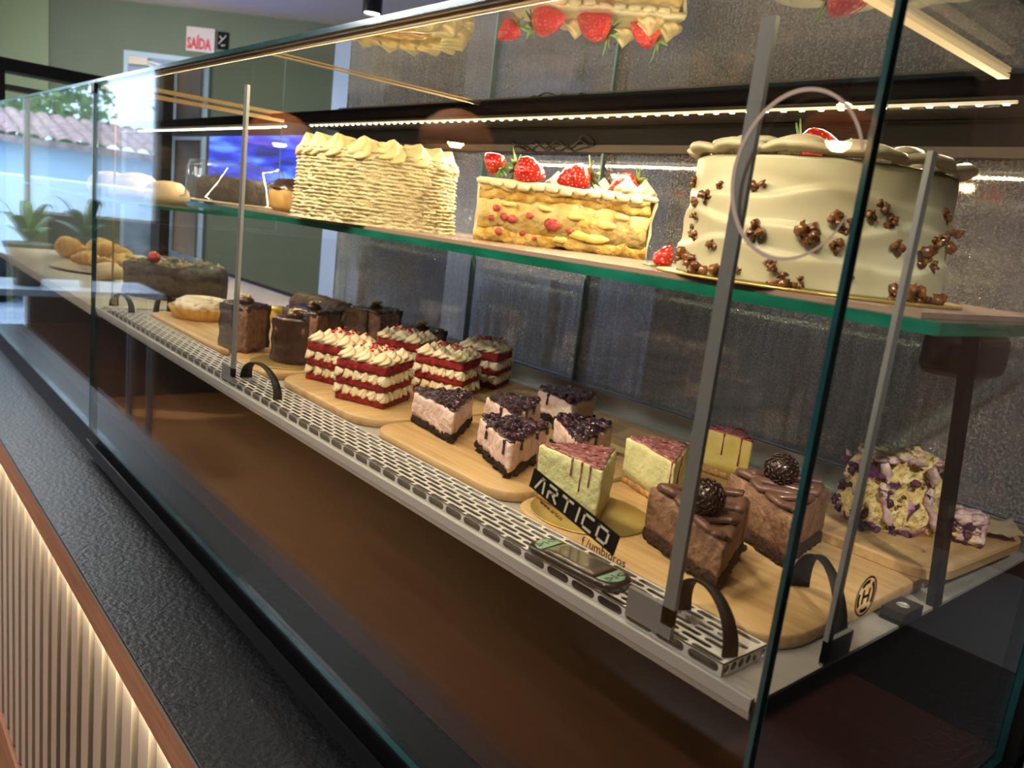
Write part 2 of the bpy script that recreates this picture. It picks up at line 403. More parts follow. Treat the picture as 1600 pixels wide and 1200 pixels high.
# leaning black lever with its clamp on the side pane
mb = MB()
M = Matrix.Translation((-.015, .319, -.002)) @ Matrix.Rotation(math.atan2(.068, .285), 4, 'X')
mb.box(-.004, .004, -.008, .009, 0, .272, 0, M); mb.build('door_lever', BLKST, case, )
mb = MB(); mb.box(-.060, -.010, .268, .352, .218, .2588); o = mb.build('shelf_clamp', BLACK, case)
md = o.modifiers.new('b', 'BEVEL'); md.width = .010; md.segments = 3
mb = MB()
R_ = []
for k in range(13):
    a = PI*.5*k/12
    R_.append((-.0105, .322 + .018*math.sin(a), .268 - .018*(1-math.cos(a))))
mb.tube([(-.0105, .25, .268)] + R_ + [(-.0105, .340, .215), (-.0105, .338, .19)], .003, 8); mb.build('clamp_bracket', PLASTIC, case)
# pale pink ring outline and round emblem sticker on the panes
PINK = pm('ring_pink', (.62, .50, .44), rough=.5)
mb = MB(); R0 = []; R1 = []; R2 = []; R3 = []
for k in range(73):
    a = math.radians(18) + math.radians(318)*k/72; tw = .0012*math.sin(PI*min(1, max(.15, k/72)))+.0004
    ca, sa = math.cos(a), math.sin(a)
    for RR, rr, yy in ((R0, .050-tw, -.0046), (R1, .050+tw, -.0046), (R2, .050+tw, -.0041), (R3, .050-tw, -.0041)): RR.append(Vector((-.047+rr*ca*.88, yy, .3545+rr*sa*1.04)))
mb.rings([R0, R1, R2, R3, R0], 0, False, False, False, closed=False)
setp(mb.build('ring_outline', PINK), 'thin pale pink ring outline on the front glass over the walnut cake', 'sticker')
INK = pm('black_ink', (.01, .01, .01), rough=.4)
def flat_yz(mb, pts, x0, x1):
    k = len(pts); mb.add([(x0, p[0], p[1]) for p in pts] + [(x1, p[0], p[1]) for p in pts],
        [tuple(range(k)), tuple(range(2*k-1, k-1, -1))] + [(i, (i+1) % k, k+(i+1) % k, k+i) for i in range(k)], 0, False)
mb = MB()
for r0, r1 in ((.0150, .0165), (.0105, .0135)):
    nseg = 40
    for k in range(nseg):
        if r0 < .012 and (k//3) % 3 == 2: continue
        a, b = 2*PI*k/nseg, 2*PI*(k+1)/nseg
        flat_yz(mb, [(.124+r0*math.cos(a), .060+r0*math.sin(a)), (.124+r1*math.cos(a), .060+r1*math.sin(a)), (.124+r1*math.cos(b), .060+r1*math.sin(b)), (.124+r0*math.cos(b), .060+r0*math.sin(b))], .0002, .0005)
for q in ([(-.006, -.006), (-.0035, -.006), (-.0035, .006), (-.006, .006)], [(.0035, -.006), (.006, -.006), (.006, .006), (.0035, .006)], [(-.0035, -.0012), (.0035, -.0012), (.0035, .0012), (-.0035, .0012)]):
    flat_yz(mb, [(.124+a, .060+b) for a, b in q], .0002, .0005)
setp(mb.build('emblem_sticker', INK), 'small round black emblem sticker with a letter H on the side glass', 'sticker')

# maker's sticker on the front glass
sign = thing('brand_sticker', 'black and gold lettered sticker reading ARTICO on the front glass', 'sticker', (-.2467, -.0048, .081))
sign.rotation_euler = (0, math.radians(12.3), 0)
def xz(mb, pts, y0, y1):
    k = len(pts); mb.add([(p[0], y0, p[1]) for p in pts] + [(p[0], y1, p[1]) for p in pts],
        [tuple(range(k)), tuple(range(2*k-1, k-1, -1))] + [(i, (i+1) % k, k+(i+1) % k, k+i) for i in range(k)], 0, False)
mb = MB(); xz(mb, [(-.002, 0), (.106, 0), (.106, .0185), (-.002, .0185)], 0, .0004); mb.build('black_field', INK, sign)
CREAMI = pm('cream_ink', (.80, .74, .52), rough=.5)
mb = MB()
def stroke(x, z, p, q, wd=.0021):
    a = Vector((x+p[0]*.0125, z+p[1]*.0115)); b = Vector((x+q[0]*.0125, z+q[1]*.0115)); d = (b-a).normalized(); nn = Vector((-d.y, d.x))*wd/2; a = a-d*wd/2; b = b+d*wd/2
    xz(mb, [a+nn, a-nn, b-nn, b+nn], -.0005, -.0001)
LT = {'A': [((0, 0), (.45, 1)), ((.45, 1), (.7, 1)), ((.7, 1), (.8, 0))], 'R': [((0, 0), (0, .45)), ((0, 1), (.8, 1)), ((.8, 1), (.8, .5)), ((.8, .5), (.1, .5)), ((.35, .5), (.85, 0))],
      'T': [((0, 1), (.95, 1)), ((.48, 1), (.48, 0))], 'I': [((.15, 0), (.15, 1))], 'C': [((.8, 1), (0, 1)), ((0, 1), (0, 0)), ((0, 0), (.8, 0))], 'O': [((.9, 1), (0, 1)), ((0, 1), (0, 0)), ((0, 0), (.9, 0)), ((.9, 0), (.9, 1))]}
xx = .006
for ch, adv in (('A', .0155), ('R', .0165), ('T', .0175), ('I', .0085), ('C', .0165), ('O', .016)):
    for p, q in LT[ch]: stroke(xx, .0035, p, q)
    xx += adv*1.05
mb.build('lettering', CREAMI, sign)
def text_mesh(name, s, size, mat, parent, loc, rot, ext=.0002, bold=0.0):
    c = bpy.data.curves.new(name, 'FONT'); c.body = s; c.size = size; c.offset = bold; c.extrude = ext; c.resolution_u = 2
    t = bpy.data.objects.new(name, c); COL.objects.link(t)
    dg = bpy.context.evaluated_depsgraph_get(); me = bpy.data.meshes.new_from_object(t.evaluated_get(dg))
    bpy.data.objects.remove(t); me.materials.clear(); me.materials.append(mat)
    o = bpy.data.objects.new(name, me); COL.objects.link(o)
    if parent is not None: o.parent = parent
    o.location = loc; o.rotation_euler = rot
    return o
text_mesh('small_print', 'www.artico', .0062, INK, sign, (.016, 0, -.0065), (PI/2, 0, 0))
text_mesh('handle_text', 'f /umbidros', .0105, INK, sign, (.0725, 0, -.0110), (PI/2, math.radians(-11), 0))

# ------------------------------------------------------------------ glass shelf (lies on its clamps)
shelf = bx('glass_shelf', (-1.70, -.0095, .175, .585, .2590, .2695), [glass_mat('shelf_glass', (.80, .93, .88)), SEDGE], None, edge='z')
setp(shelf, 'thick green-edged glass shelf running through the display case', 'shelf')
liner = bx('shelf_liner', (-1.62, -.030, .187, .575, .2697, .2745), pm('liner_brown', (.24, .17, .14), (.30, .22, .18), 12, rough=.25, stretch=(.2, 1, 1)), None)
setp(liner, 'thin brown liner board lying on the glass shelf under the whole cakes', 'board')

# ------------------------------------------------------------------ perforated grille along the tray front
def grille():
    mb = MB(); x0, x1 = -1.745, -.042; y0, y1, zt = .0135, .0705, .0125; pitch = .0315; rows = 7; rh = (y1-y0)/rows
    def cell(f, xa, xb, va, vb, slot):
        """f maps (u,v) to 3D"""
        if not slot:
            mb.add([f(xa, va), f(xb, va), f(xb, vb), f(xa, vb)], [(0, 1, 2, 3)], 0, False); return
        m = (xb-xa)*.055; hv = (vb-va)*.36; vc = (va+vb)/2; inner = []
        for cx_, s0 in ((xb-m-hv, -PI/2), (xa+m+hv, PI/2)):
            for k in range(5):
                a = s0 + PI*k/4; inner.append((cx_+hv*math.cos(a), vc+hv*math.sin(a)))
        # outer ring matched to the inner ring
        outer = []
        for i, (u, v) in enumerate(inner):
            outer.append({0: ((xb+xa)/2*0+xb-m-hv, va), 1: (xb, va), 2: (xb, vc), 3: (xb, vb), 4: (xb-m-hv, vb), 5: (xa+m+hv, vb), 6: (xa, vb), 7: (xa, vc), 8: (xa, va), 9: (xa+m+hv, va)}[i])
        vs = [f(*p) for p in outer] + [f(*p) for p in inner]; k = 10
        mb.add(vs, [(i, (i+1) % k, k+(i+1) % k, k+i) for i in range(k)], 0, False)
    for r in range(rows):
        off = (r % 2)*pitch/2; va = y0+r*rh; vb = va+rh; x = x0
        if off: cell(lambda u, v: (u, v, zt), x0, x0+off, va, vb, False); x = x0+off
        while x+pitch <= x1+1e-6: cell(lambda u, v: (u, v, zt), x, x+pitch, va, vb, True); x += pitch
        if x < x1-1e-5: cell(lambda u, v: (u, v, zt), x, x1, va, vb, False)
    x = x0
    while x+pitch <= x1+1e-6:
        cell(lambda u, v: (u, y0, v), x, x+pitch, .0015, zt, True); x += pitch
    if x < x1-1e-5: cell(lambda u, v: (u, y0, v), x, x1, .0015, zt, False)
    y = y0
    while y < y1-.001:
        cell(lambda u, v: (x1, u, v), y, min(y+.0095, y1), .0015, zt, True); y += .0095
    cell(lambda u, v: (u, y1, v), x0, x1, .0015, zt, False)
    g = mb.build('vent_grille', STEELW)
    md = g.modifiers.new('s', 'SOLIDIFY'); md.thickness = .0008; md.offset = -1
    return setp(g, 'long slotted white metal vent grille along the front of the tray', 'grille')
grille()
bx('grille_underside', (-1.744, -.044, .016, .069, .0001, .0008), pm('vent_dark', (.05, .05, .05), rough=.5), case)

# black loops
def strap(a, b, h, name_label, wd=.0065, bow=.0):
    mb = MB(); a = Vector(a); b = Vector(b); R = []; n = 22
    t = (b-a).normalized(); side = Vector((-t.y, t.x, 0)); pts = []
    for k in range(n+1):
        u = k/n; 
        x = 1-math.cos(PI*u); p = a + (b-a)*(x/2) + Vector((0, 0, h*math.sin(PI*u)**.8)) + side*bow*math.sin(PI*u)
        pts.append(p)
    for k, p in enumerate(pts):
        tt = (pts[min(k+1, n)]-pts[max(k-1, 0)]).normalized(); nn = tt.cross(side).normalized()
        wq = wd*(.55+.45*abs(1-2*k/n)) if k < n*.6 else wd*(.6+.9*(k/n-.6)/.4)
        R.append([p + side*wq + nn*.0012, p - side*wq + nn*.0012, p - side*wq - nn*.0012, p + side*wq - nn*.0012])
    mb.rings(R, 0); return setp(mb.build('strap_loop', BLACKM), name_label, 'strap loop', 'black strap loops standing on the vent grille')
strap((-.046, .026, .0132), (-.112, .052, .0132), .040, 'black strap loop on the grille at the near right end of the case', bow=.004)
strap((-.018, .137, .0005), (-.0865, .192, .0150), .048, 'black strap loop standing by the right glass pane beside the chocolate slices')
strap((-.836, .028, .0132), (-.985, .041, .0132), .036, 'black strap loop on the grille in front of the red velvet slices')
strap((-1.640, .045, .0132), (-1.742, .034, .0132), .034, 'black strap loop on the grille at its far left end', wd=.007)
strap((-1.700, .115, .0005), (-1.752, .165, .0005), .046, 'black strap loop behind the far left end of the grille', wd=.007)

# clear-lidded gauge
ga = thing('temperature_gauge', 'small glossy oval gauge with green ends lying on the vent grille', 'gauge', (-.2095, .030, .0132), math.radians(4))
mb = MB()
out = rounded([(-.052, -.019), (.052, -.019), (.052, .019), (-.052, .019)], .016, 8)
loft(mb, out, [(0, .003), (.002, 0), (.006, 0), (.0075, .002)]); mb.build('body', pm('gauge_black', (.02, .022, .022), rough=.15, coat=.6), ga)
for sx in (-1, 1):
    mb = MB(); pts = []
    for k in range(9):
        a = -PI/2+PI*k/8; pts.append((sx*(.033+.016*math.cos(a)), .0155*math.sin(a)))
    loft(mb, pts if sx > 0 else pts[::-1], [(.0076, 0), (.0084, .0005)])
    e = mb.build('end_panel', pm('gauge_green', (.25, .42, .30), rough=.2, coat=.5), ga)
    mb = MB()
    for dy, fl in ((-.007, 1), (.007, -1)):
        cx_ = sx*.041; T = [(cx_-.003, dy-.0035*fl), (cx_+.003, dy-.0035*fl), (cx_, dy+.004*fl)]
        for i in range(3):
            a = Vector(T[i]); b = Vector(T[(i+1) % 3]); d = (b-a).normalized()*.0004; q = Vector((-d.y, d.x))
            mb.add([(*(a+q), .00865), (*(a-q), .00865), (*(b-q), .00865), (*(b+q), .00865)], [(0, 1, 2, 3)], 0, False)
    mb.box(sx*.041-.004, sx*.041+.004, -.0004, .0004, .0084, .00865)
    mb.build('arrow_marks', INK, e)
mb = MB()
loft(mb, rounded([(-.030, -.0155), (.030, -.0155), (.030, .0155), (-.030, .0155)], .004), [(.0076, 0), (.0095, .0015), (.0105, .006)]); mb.build('lens', pm('gauge_lens', (.05, .055, .05), (.16, .12, .09), 60, rough=.05, coat=1.0), ga)

# ================================================================== cutting boards
def board(label, x0, x1, y0, y1, z0, th, r, mat, rz=0.0, hole=None):
    c = ((x0+x1)/2, (y0+y1)/2); t = thing('cutting_board', label, 'board', (c[0], c[1], z0), rz, 'bamboo boards under the cakes') if False else None
    hx, hy = (x1-x0)/2, (y1-y0)/2; mb = MB()
    pts = rounded([(-hx, -hy), (hx, -hy), (hx, hy), (-hx, hy)], r, 8)
    if not hole:
        loft(mb, pts, [(0, .002), (.002, 0), (th-.002, 0), (th, .002)])
    else:
        # ring of faces around an oval hole
        hxc, hyc, ra, rb = hole
        pts = resample(pts, .012); k = len(pts)
        def hp(p):
            d = Vector((p[0]-hxc, p[1]-hyc)); a = math.atan2(d.y, d.x); return (hxc+ra*math.cos(a), hyc+rb*math.sin(a))
        rings_ = []
        for z, ins in ((th-.002, 0), (th, .002)):
            rings_.append([Vector((p[0]*(1-ins/hx), p[1]*(1-ins/hy), z)) for p in pts])
        rings_.append([Vector((*hp(p), th)) for p in pts]); rings_.append([Vector((*hp(p), 0)) for p in pts])
        rings_.append([Vector((p[0], p[1], 0)) for p in pts]); rings_.append(rings_[0])
        mb.rings(rings_, 0, False, False)
        mb.sm = [False]*len(mb.sm)
    o = mb.build('cutting_board', mat); o.location = (c[0], c[1], z0); o.rotation_euler = (0, 0, rz)
    return setp(o, label, 'board', 'bamboo boards under the cakes')
BZ = .0005; BT = .0130; TOP = BZ+BT+.0003
board('light bamboo board under the cream-topped tart at the far left', -1.66, -1.215, .085, .45, BZ, BT, .03, BAMBOO)
board('light bamboo board under the chocolate slice on a gold disc', -1.185, -1.008, .080, .47, BZ, BT, .04, BAMBOO2)
board('rounded bamboo board under the red velvet slices', -1.0, -.690, .092, .52, BZ, BT, .07, BAMBOO2)
board('rounded bamboo board under the blueberry cheesecake slices', -.678, -.380, .088, .52, BZ, BT, .05, BAMBOO)
board('large bamboo board under the chocolate mousse slices', -.367, -.036, .074, .500, BZ, BT, .05, BAMBOO)
board('bamboo board with an oval hole under the crumbly blueberry cake', -.178, -.016, .328, .575, .0142, .011, .045, BAMBOO2, math.radians(-2), hole=(.025, -.070, .021, .012))

def gold_disc(c, r, z, label):
    mb = MB(); mb.lathe((c[0], c[1], z), [(r-.0006, 0), (r, .0006), (r, .0014), (r-.0006, .0018)], 56)
    return setp(mb.build('gold_cake_card', pm('gold_card', (.55, .40, .12), (.62, .46, .16), 40, rough=.28, metal=.7)), label, 'cake card')
def card(x0, y0, x1, y1): pass

# ================================================================== blueberry cheesecake slices
BASEC = pm('cookie_crust', (.008, .006, .006), (.022, .016, .015), 260, rough=.9, bump=.002, bscale=240, spec=.15)
PINKM = pm('pink_mousse', (.62, .42, .36), (.78, .60, .54), 60, rough=.6, bump=.0014, bscale=120, sss=.1)
BLUEB = pm('blueberry_compote', (.008, .004, .014), (.075, .014, .045), 90, rough=.12, coat=1.0, bump=.0022, bscale=230)
def chunks(mb, pts, z, n, r0, r1, sq=(1, 1, .7), inset=.86, jit=.35):
    c = sum((Vector(p) for p in pts), Vector((0, 0)))/len(pts); k = 0
    for _ in range(n):
        i = random.randrange(len(pts)); a = Vector(pts[i]); b = Vector(pts[(i+1) % len(pts)]); p = a+(b-a)*random.random()
        q = c + (p-c)*math.sqrt(random.random())*inset
        mb.blob((q.x, q.y, z+random.uniform(-.001, .0015)), random.uniform(r0, r1), 0, sq, 7, jit)
def drips(mb, pts, z, n, lmin, lmax, w=.0016, edges=None, frac=(0.05, .95)):
    k = len(pts)
    for _ in range(n):
        e = random.choice(edges) if edges else random.randrange(k)
        a = Vector(pts[e]); b = Vector(pts[(e+1) % k]); t = random.uniform(*frac); p = a+(b-a)*t
        L2 = random.uniform(lmin, lmax); c = sum((Vector(q) for q in pts), Vector((0, 0)))/k
        d = (p-c).normalized()*.0006; p = p+d
        mb.tube([(p.x-d.x*2, p.y-d.y*2, z+.0005), (p.x, p.y, z-.002), (p.x, p.y, z-L2*.5), (p.x, p.y, z-L2)], lambda t: w*(1-.45*t) if t < .9 else w*.9, 7)
        mb.blob((p.x, p.y, z-L2), w*.95, 0, (1, 1, 1.3), 7)
def berry_slice(i, tip, a, c, L2, label, h=.042):
    tip = Vector(tip); a = Vector(a); c = Vector(c)
    P = [p-tip for p in wedge_pts(tip, a, c, L2, .008)]
    t = thing('blueberry_cheesecake_slice', label, 'cake slice', (tip.x, tip.y, TOP), 0, 'blueberry cheesecake slices')
    out = resample(rounded(P, .006, 3), .004)
    mb = MB(); loft(mb, out, [(0, .002), (.003, -.001), (.007, -.001), (.010, -.0005), (.012, .001)]); mb.displace(.0042, 110, i)
    for _ in range(34):
        q = random.choice(out)*1.02; mb.blob((q.x, q.y, random.uniform(.001, .010)), random.uniform(.0018, .0034), 0, (1, 1, 1), 7, .7)
    mb.build('crust', BASEC, t)
    mb = MB(); loft(mb, out, [(.009, .002), (.015, .0005), (.026, 0), (.032, .0008), (h-.003, .001), (h, .003)]); mb.displace(.0032, 45, i+5); mb.displace(.0012, 170, i+6); mb.build('mousse', PINKM, t)
    mb = MB(); o2 = resample(rounded([p*.93 + Vector((-.002, .002)) for p in P], .008, 3), .005)
    loft(mb, o2, [(h-.003, .004), (h+.001, .001), (h+.003, .004)]); mb.displace(.003, 110, i+9)
    chunks(mb, o2, h+.0055, 150, .0028, .0050, (1, 1, .9), .99, .7); mb.displace(.0014, 260, i); drips(mb, P, h, 9, .005, .015, .0028)
    mb.build('blueberry_topping', BLUEB, t)
berry_slice(1, (-.560, .143), (-.685, .160), (-.648, .248), .125, 'blueberry cheesecake slice nearest the board corner, left of the other four')
berry_slice(2, (-.420, .123), (-.536, .164), (-.481, .251), .122, 'blueberry cheesecake slice at the very front, tip towards the glass')
berry_slice(3, (-.522, .217), (-.646, .255), (-.577, .313), .115, 'blueberry cheesecake slice in the middle row behind the two front ones')
berry_slice(4, (-.5545, .354), (-.658, .377), (-.599, .458), .105, 'blueberry cheesecake slice furthest back near the glass door')
berry_slice(5, (-.390, .205), (-.526, .285), (-.465, .360), .140, 'blueberry cheesecake slice right behind the front one, beside the red-glazed mousse slices')

# ================================================================== red-glazed mousse slices
GREENM = pm('pale_yellow_mousse', (.58, .56, .26), (.70, .68, .36), 45, rough=.6, bump=.0012, bscale=110, sss=.1)
YELLM = pm('yellow_mousse', (.74, .56, .12), (.85, .70, .24), 45, rough=.6, bump=.0005, bscale=110, sss=.1)
MAUVEG = pm('mauve_glaze', (.24, .05, .06), (.50, .24, .22), 130, rough=.2, coat=.7, bump=.0014, bscale=170)
REDG = pm('red_jelly_glaze', (.30, .02, .03), (.55, .10, .10), 120, rough=.15, coat=.8, bump=.0014, bscale=170)
CRUMB = pm('crumb_base', (.35, .16, .06), (.62, .38, .14), 160, rough=.8, bump=.0012, bscale=200)
def glaze_slice(i, tip, a, c, L2, label, mm, h=.062, z=TOP):
    tip = Vector(tip); a = Vector(a); c = Vector(c); P = [p-tip for p in wedge_pts(tip, a, c, L2, .010)]
    t = thing('glazed_mousse_slice', label, 'cake slice', (tip.x, tip.y, z), 0, 'red-glazed mousse slices')
    out = resample(rounded(P, .004, 3), .004)
    mb = MB(); loft(mb, out, [(0, .001), (.004, 0), (.008, .0005), (.010, .002)]); mb.displace(.0018, 120, i); mb.build('crust', CRUMB, t)
    mb = MB(); loft(mb, out, [(.008, .001), (.02, 0), (.035, 0), (.05, 0), (h-.002, 0), (h, .002)]); mb.displace(.0016, 40, i+5); mb.build('mousse', mm, t)
    mb = MB(); o2 = resample(rounded([p*.97 for p in P], .006, 3), .005)
    loft(mb, o2, [(h-.001, .003), (h+.0012, .002), (h+.002, .004)]); mb.displace(.0014, 160, i+9)
    drips(mb, P, h+.0005, 18, .012, .040, .0014); chunks(mb, o2, h+.0015, 40, .002, .004, (1, 1, .35), .85)
    mb.build('red_glaze', REDG if mm is YELLM else MAUVEG, t)
gold_disc((-.302, .140), .064, TOP, 'gold round cake card under the nearest red-glazed mousse slice')
glaze_slice(1, (-.264, .108), (-.357, .112), (-.326, .200), .100, 'pale mousse slice with dark red glaze on a gold card, behind the ARTICO sticker', GREENM, h=.060, z=TOP+.002)
glaze_slice(2, (-.268, .230), (-.372, .262), (-.331, .345), .105, 'pale mousse slice with red glaze between the gold card and the yellow slice', GREENM, h=.056)
glaze_slice(3, (-.288, .412), (-.397, .402), (-.360, .485), .072, 'bright yellow mousse slice with shiny red glaze, back by the glass door', YELLM, h=.058)

# ================================================================== chocolate mousse slices with truffles
CHOCM = pm('chocolate_mousse', (.15, .075, .042), (.27, .15, .09), 70, rough=.6, bump=.0016, bscale=140)
GANA = pm('ganache', (.115, .055, .040), (.145, .072, .052), 20, rough=.36, coat=.2)
DARKC = pm('dark_cookie', (.02, .010, .007), (.05, .025, .017), 200, rough=.8, spec=.2, bump=.002, bscale=220)
SPRK = pm('dark_sprinkles', (.022, .010, .007), (.05, .025, .018), 60, rough=.3, coat=.4)
def truffle(loc, r, label):
    t = thing('chocolate_truffle', label, 'truffle', loc, random.random()*6, 'sprinkle-covered truffles')
    mb = MB(); mb.blob((0, 0, r*.95), r, 0, (1, 1, .95), 16); mb.build('ball', SPRK, t)
    mb = MB()
    for k in range(150):
        zz = 1-2*(k+.5)/150; a = k*2.39996; q = math.sqrt(max(0, 1-zz*zz)); d = Vector((q*math.cos(a), q*math.sin(a), zz))
        s = d.cross(Vector((random.random()-.5, random.random()-.5, random.random()-.5))).normalized()*.0022
        p = Vector((0, 0, r*.95)) + d*r*1.03
        mb.tube([p-s*1.2, p-s*.6, p+s*.6, p+s*1.2], lambda t: .0011 if .1 < t < .9 else .0006, 6)
    o = mb.build('sprinkles', SPRK, t); o['kind'] = 'stuff'
def choc_slice(i, tip, a, c, L2, label, h=.054, tip_k=.72):
    tip = Vector(tip); a = Vector(a); c = Vector(c); P = [p-tip for p in wedge_pts(tip, a, c, L2, .010)]
    t = thing('chocolate_mousse_slice', label, 'cake slice', (tip.x, tip.y, TOP), 0, 'chocolate mousse slices')
    out = resample(rounded(P, .004, 3), .004)
    mb = MB(); loft(mb, out, [(0, .0), (.004, -.002), (.009, -.001), (.014, .001)]); mb.displace(.003, 120, i)
    for _ in range(26):
        k = random.randrange(len(out)); q = out[k]*1.03; mb.blob((q.x, q.y, .003), random.uniform(.002, .0045), 0, (1, 1, .7), 7, .4)
    mb.build('cookie_crust', DARKC, t)
    mb = MB(); loft(mb, out, [(.010, .002), (.018, .0), (.03, 0.0), (.04, .0), (h-.002, 0), (h, .002)]); mb.displace(.0014, 50, i+5); mb.build('mousse', CHOCM, t)
    # zigzag of piped ganache, narrowing towards the tip
    da = (a-tip).normalized(); dc = (c-tip).normalized(); pts = []; nz = 7; mb = MB()
    for k in range(nz):
        s_ = .014 + (L2-.020)*k/(nz-1)
        q0, q1 = da*s_*.90 + dc*s_*.06, dc*s_*.90 + da*s_*.06
        seq = (q0, q1) if k % 2 == 0 else (q1, q0)
        for m_ in range(9):
            u = m_/8; p = seq[0]+(seq[1]-seq[0])*(u*u*(3-2*u)); wob = (da+dc).normalized()*.0035*math.sin(PI*u)*(-1)**k
            pts.append(Vector((p.x+wob.x, p.y+wob.y, h+.0052+.0016*math.sin(k*1.7+u*5))))
    sm = []
    for k in range(len(pts)-1):
        sm.append(pts[k]); sm.append((pts[k]+pts[k+1])/2)
    mb.tube(sm, .0050, 10, flat=.85); mb.build('piped_ganache', GANA, t)
    for ch in t.children:          # the slice sinks towards its tip
        for v in ch.data.vertices:
            k = min(1.0, max(0.0, math.hypot(v.co.x, v.co.y)/(L2*.8)))
            if v.co.z > .012: v.co.z = .012 + (v.co.z-.012)*(tip_k + (1-tip_k)*k)
    return t
choc_slice(1, (-.115, .105), (-.226, .140), (-.165, .224), .122, 'chocolate mousse slice with piped ganache, closest to the front glass')
truffle((-.1600, .1340, TOP+.0530), .0165, 'dark truffle in sprinkles on top of the front chocolate mousse slice')
choc_slice(2, (-.117, .2155), (-.210, .258), (-.140, .332), .118, 'chocolate mousse slice with piped ganache, behind the front one beside the glass edge', .058, .85)
truffle((-.1690, .2740, TOP+.0605), .0165, 'dark truffle in sprinkles on top of the rear chocolate mousse slice')

# ================================================================== crumbly blueberry cake
SPONGE = pm('yellow_sponge', (.72, .50, .16), (.90, .76, .38), 140, rough=.85, bump=.003, bscale=150)
PURPC = pm('purple_cream', (.50, .26, .32), (.80, .66, .58), 70, rough=.6, bump=.0012, bscale=90)
PURPB = pm('purple_stain', (.02, .006, .022), (.14, .04, .10), 110, rough=.5, bump=.002, bscale=120)
def marbled():
    m = SPONGE.copy(); m.name = 'marbled_sponge'; N = m.node_tree.nodes; L = m.node_tree.links; b = N['Principled BSDF']
    src = b.inputs['Base Color'].links[0].from_socket; tc = [n for n in N if n.type == 'TEX_COORD'][0]
    for sc_, lo, hi, col, det in ((26, .56, .62, (.50, .24, .36), 4), (38, .62, .66, (.10, .02, .08), 3)):
        t = N.new('ShaderNodeTexNoise'); t.inputs['Scale'].default_value = sc_; t.inputs['Detail'].default_value = det; t.inputs['Distortion'].default_value = .8; L.new(tc.outputs['Object'], t.inputs['Vector'])
        r = N.new('ShaderNodeMapRange'); r.inputs[1].default_value = lo; r.inputs[2].default_value = hi; L.new(t.outputs['Fac'], r.inputs[0])
        x = N.new('ShaderNodeMix'); x.data_type = 'RGBA'; L.new(r.outputs[0], x.inputs[0]); L.new(src, x.inputs[6]); x.inputs[7].default_value = (*col, 1); src = x.outputs[2]
    L.new(src, b.inputs['Base Color']); return m
MARB = marbled()
def crumbly(loc, sx, sy, h, label, rz, seed, lean=.0):
    t = thing('blueberry_layer_cake_piece', label, 'cake slice', loc, rz, 'broken blueberry layer cake pieces')
    random.seed(seed)
    pts = resample(rounded([(-sx/2, -sy/2), (sx/2*.8, -sy/2), (sx/2, sy/2), (-sx/2*.9, sy/2)], sx*.12), .0045)
    mb = MB(); prof = [(0, .003)] + [(h*k/8, .0015*math.sin(k*2.1)+ (k/8)**3*.012) for k in range(1, 9)]
    loft(mb, pts, prof)
    mb.displace(.006, 55, seed); mb.displace(.0035, 170, seed+3); mb.build('sponge', MARB, t)
    mb = MB()
    # cream seams and coat running up through the slice
    for sx0 in (-.30, .18):
        band = []
        for k in range(14):
            u = k/13; band.append((sx*(sx0+.16*u+.03*math.sin(u*9)), -sy/2-.001, h*(.06+.86*(1-u))))
        mb.tube(band, lambda t: .0042+.0016*math.sin(t*17), 8)
    for _ in range(60):
        u = random.random()
        p = (sx*(.42+.06*random.random())*(1 if u > .25 else -1)*(1 if random.random() > .4 else .99), random.uniform(-sy/2, sy/2), random.uniform(.1, .95)*h)
        mb.blob(p, random.uniform(.003, .0065), 0, (.7, 1, 1), 7, .9)
    for _ in range(50):
        mb.blob((random.uniform(-.4, .36)*sx, random.uniform(-.5, .4)*sy, h*.985+random.uniform(-.004, .001)), random.uniform(.004, .008), 0, (1, 1, .5), 7, .5)
    mb.displace(.0025, 120, seed); mb.build('cream', PURPC, t)
    mb = MB()
    for _ in range(46):
        side = random.random()
        if side < .45: p = (-sx*.48, random.uniform(-.5, .5)*sy, random.uniform(.05, .8)*h)
        elif side < .8: p = (random.uniform(-.5, .45)*sx, -sy/2-.001, random.uniform(0, .12)*h)
        else: p = (random.uniform(-.3, .3)*sx, -sy/2-.002, random.uniform(.3, .75)*h)
        mb.blob(p, random.uniform(.002, .0045), 0, (1, 1, 1), 7, .8)
    mb.displace(.003, 160, seed+1); mb.build('blueberries', PURPB, t)
EZ = .0142+.011+.0004
crumbly((-.115, .425, EZ), .105, .060, .084, 'broken slice of yellow blueberry layer cake standing on the holed board', math.radians(48), 11)
crumbly((-.048, .470, EZ), .030, .030, .030, 'small leftover lump of blueberry layer cake behind the black lever', math.radians(20), 12)
mb = MB(); g = []
for i in range(13):
    for j in range(13):
        u, v = i/12-.5, j/12-.5; p = Vector((u*.085, v*.06, 0)); p.z = .004+.006*abs(noise.noise(p*55))+ .022*max(0, abs(u)*2-.72)+.012*max(0, abs(v)*2-.8); g.append(p)
mb.add(g, [(i*13+j, (i+1)*13+j, (i+1)*13+j+1, i*13+j+1) for i in range(12) for j in range(12)])
pp = mb.build('parchment_wrapper', pm('parchment', (.42, .32, .20), (.52, .40, .26), 30, rough=.6)); pp.location = (-.058, .525, EZ); pp.rotation_euler = (0, 0, .5)
pp.modifiers.new('s', 'SOLIDIFY').thickness = .0006
setp(pp, 'crumpled brown parchment wrapper behind the leftover cake lump', 'paper')

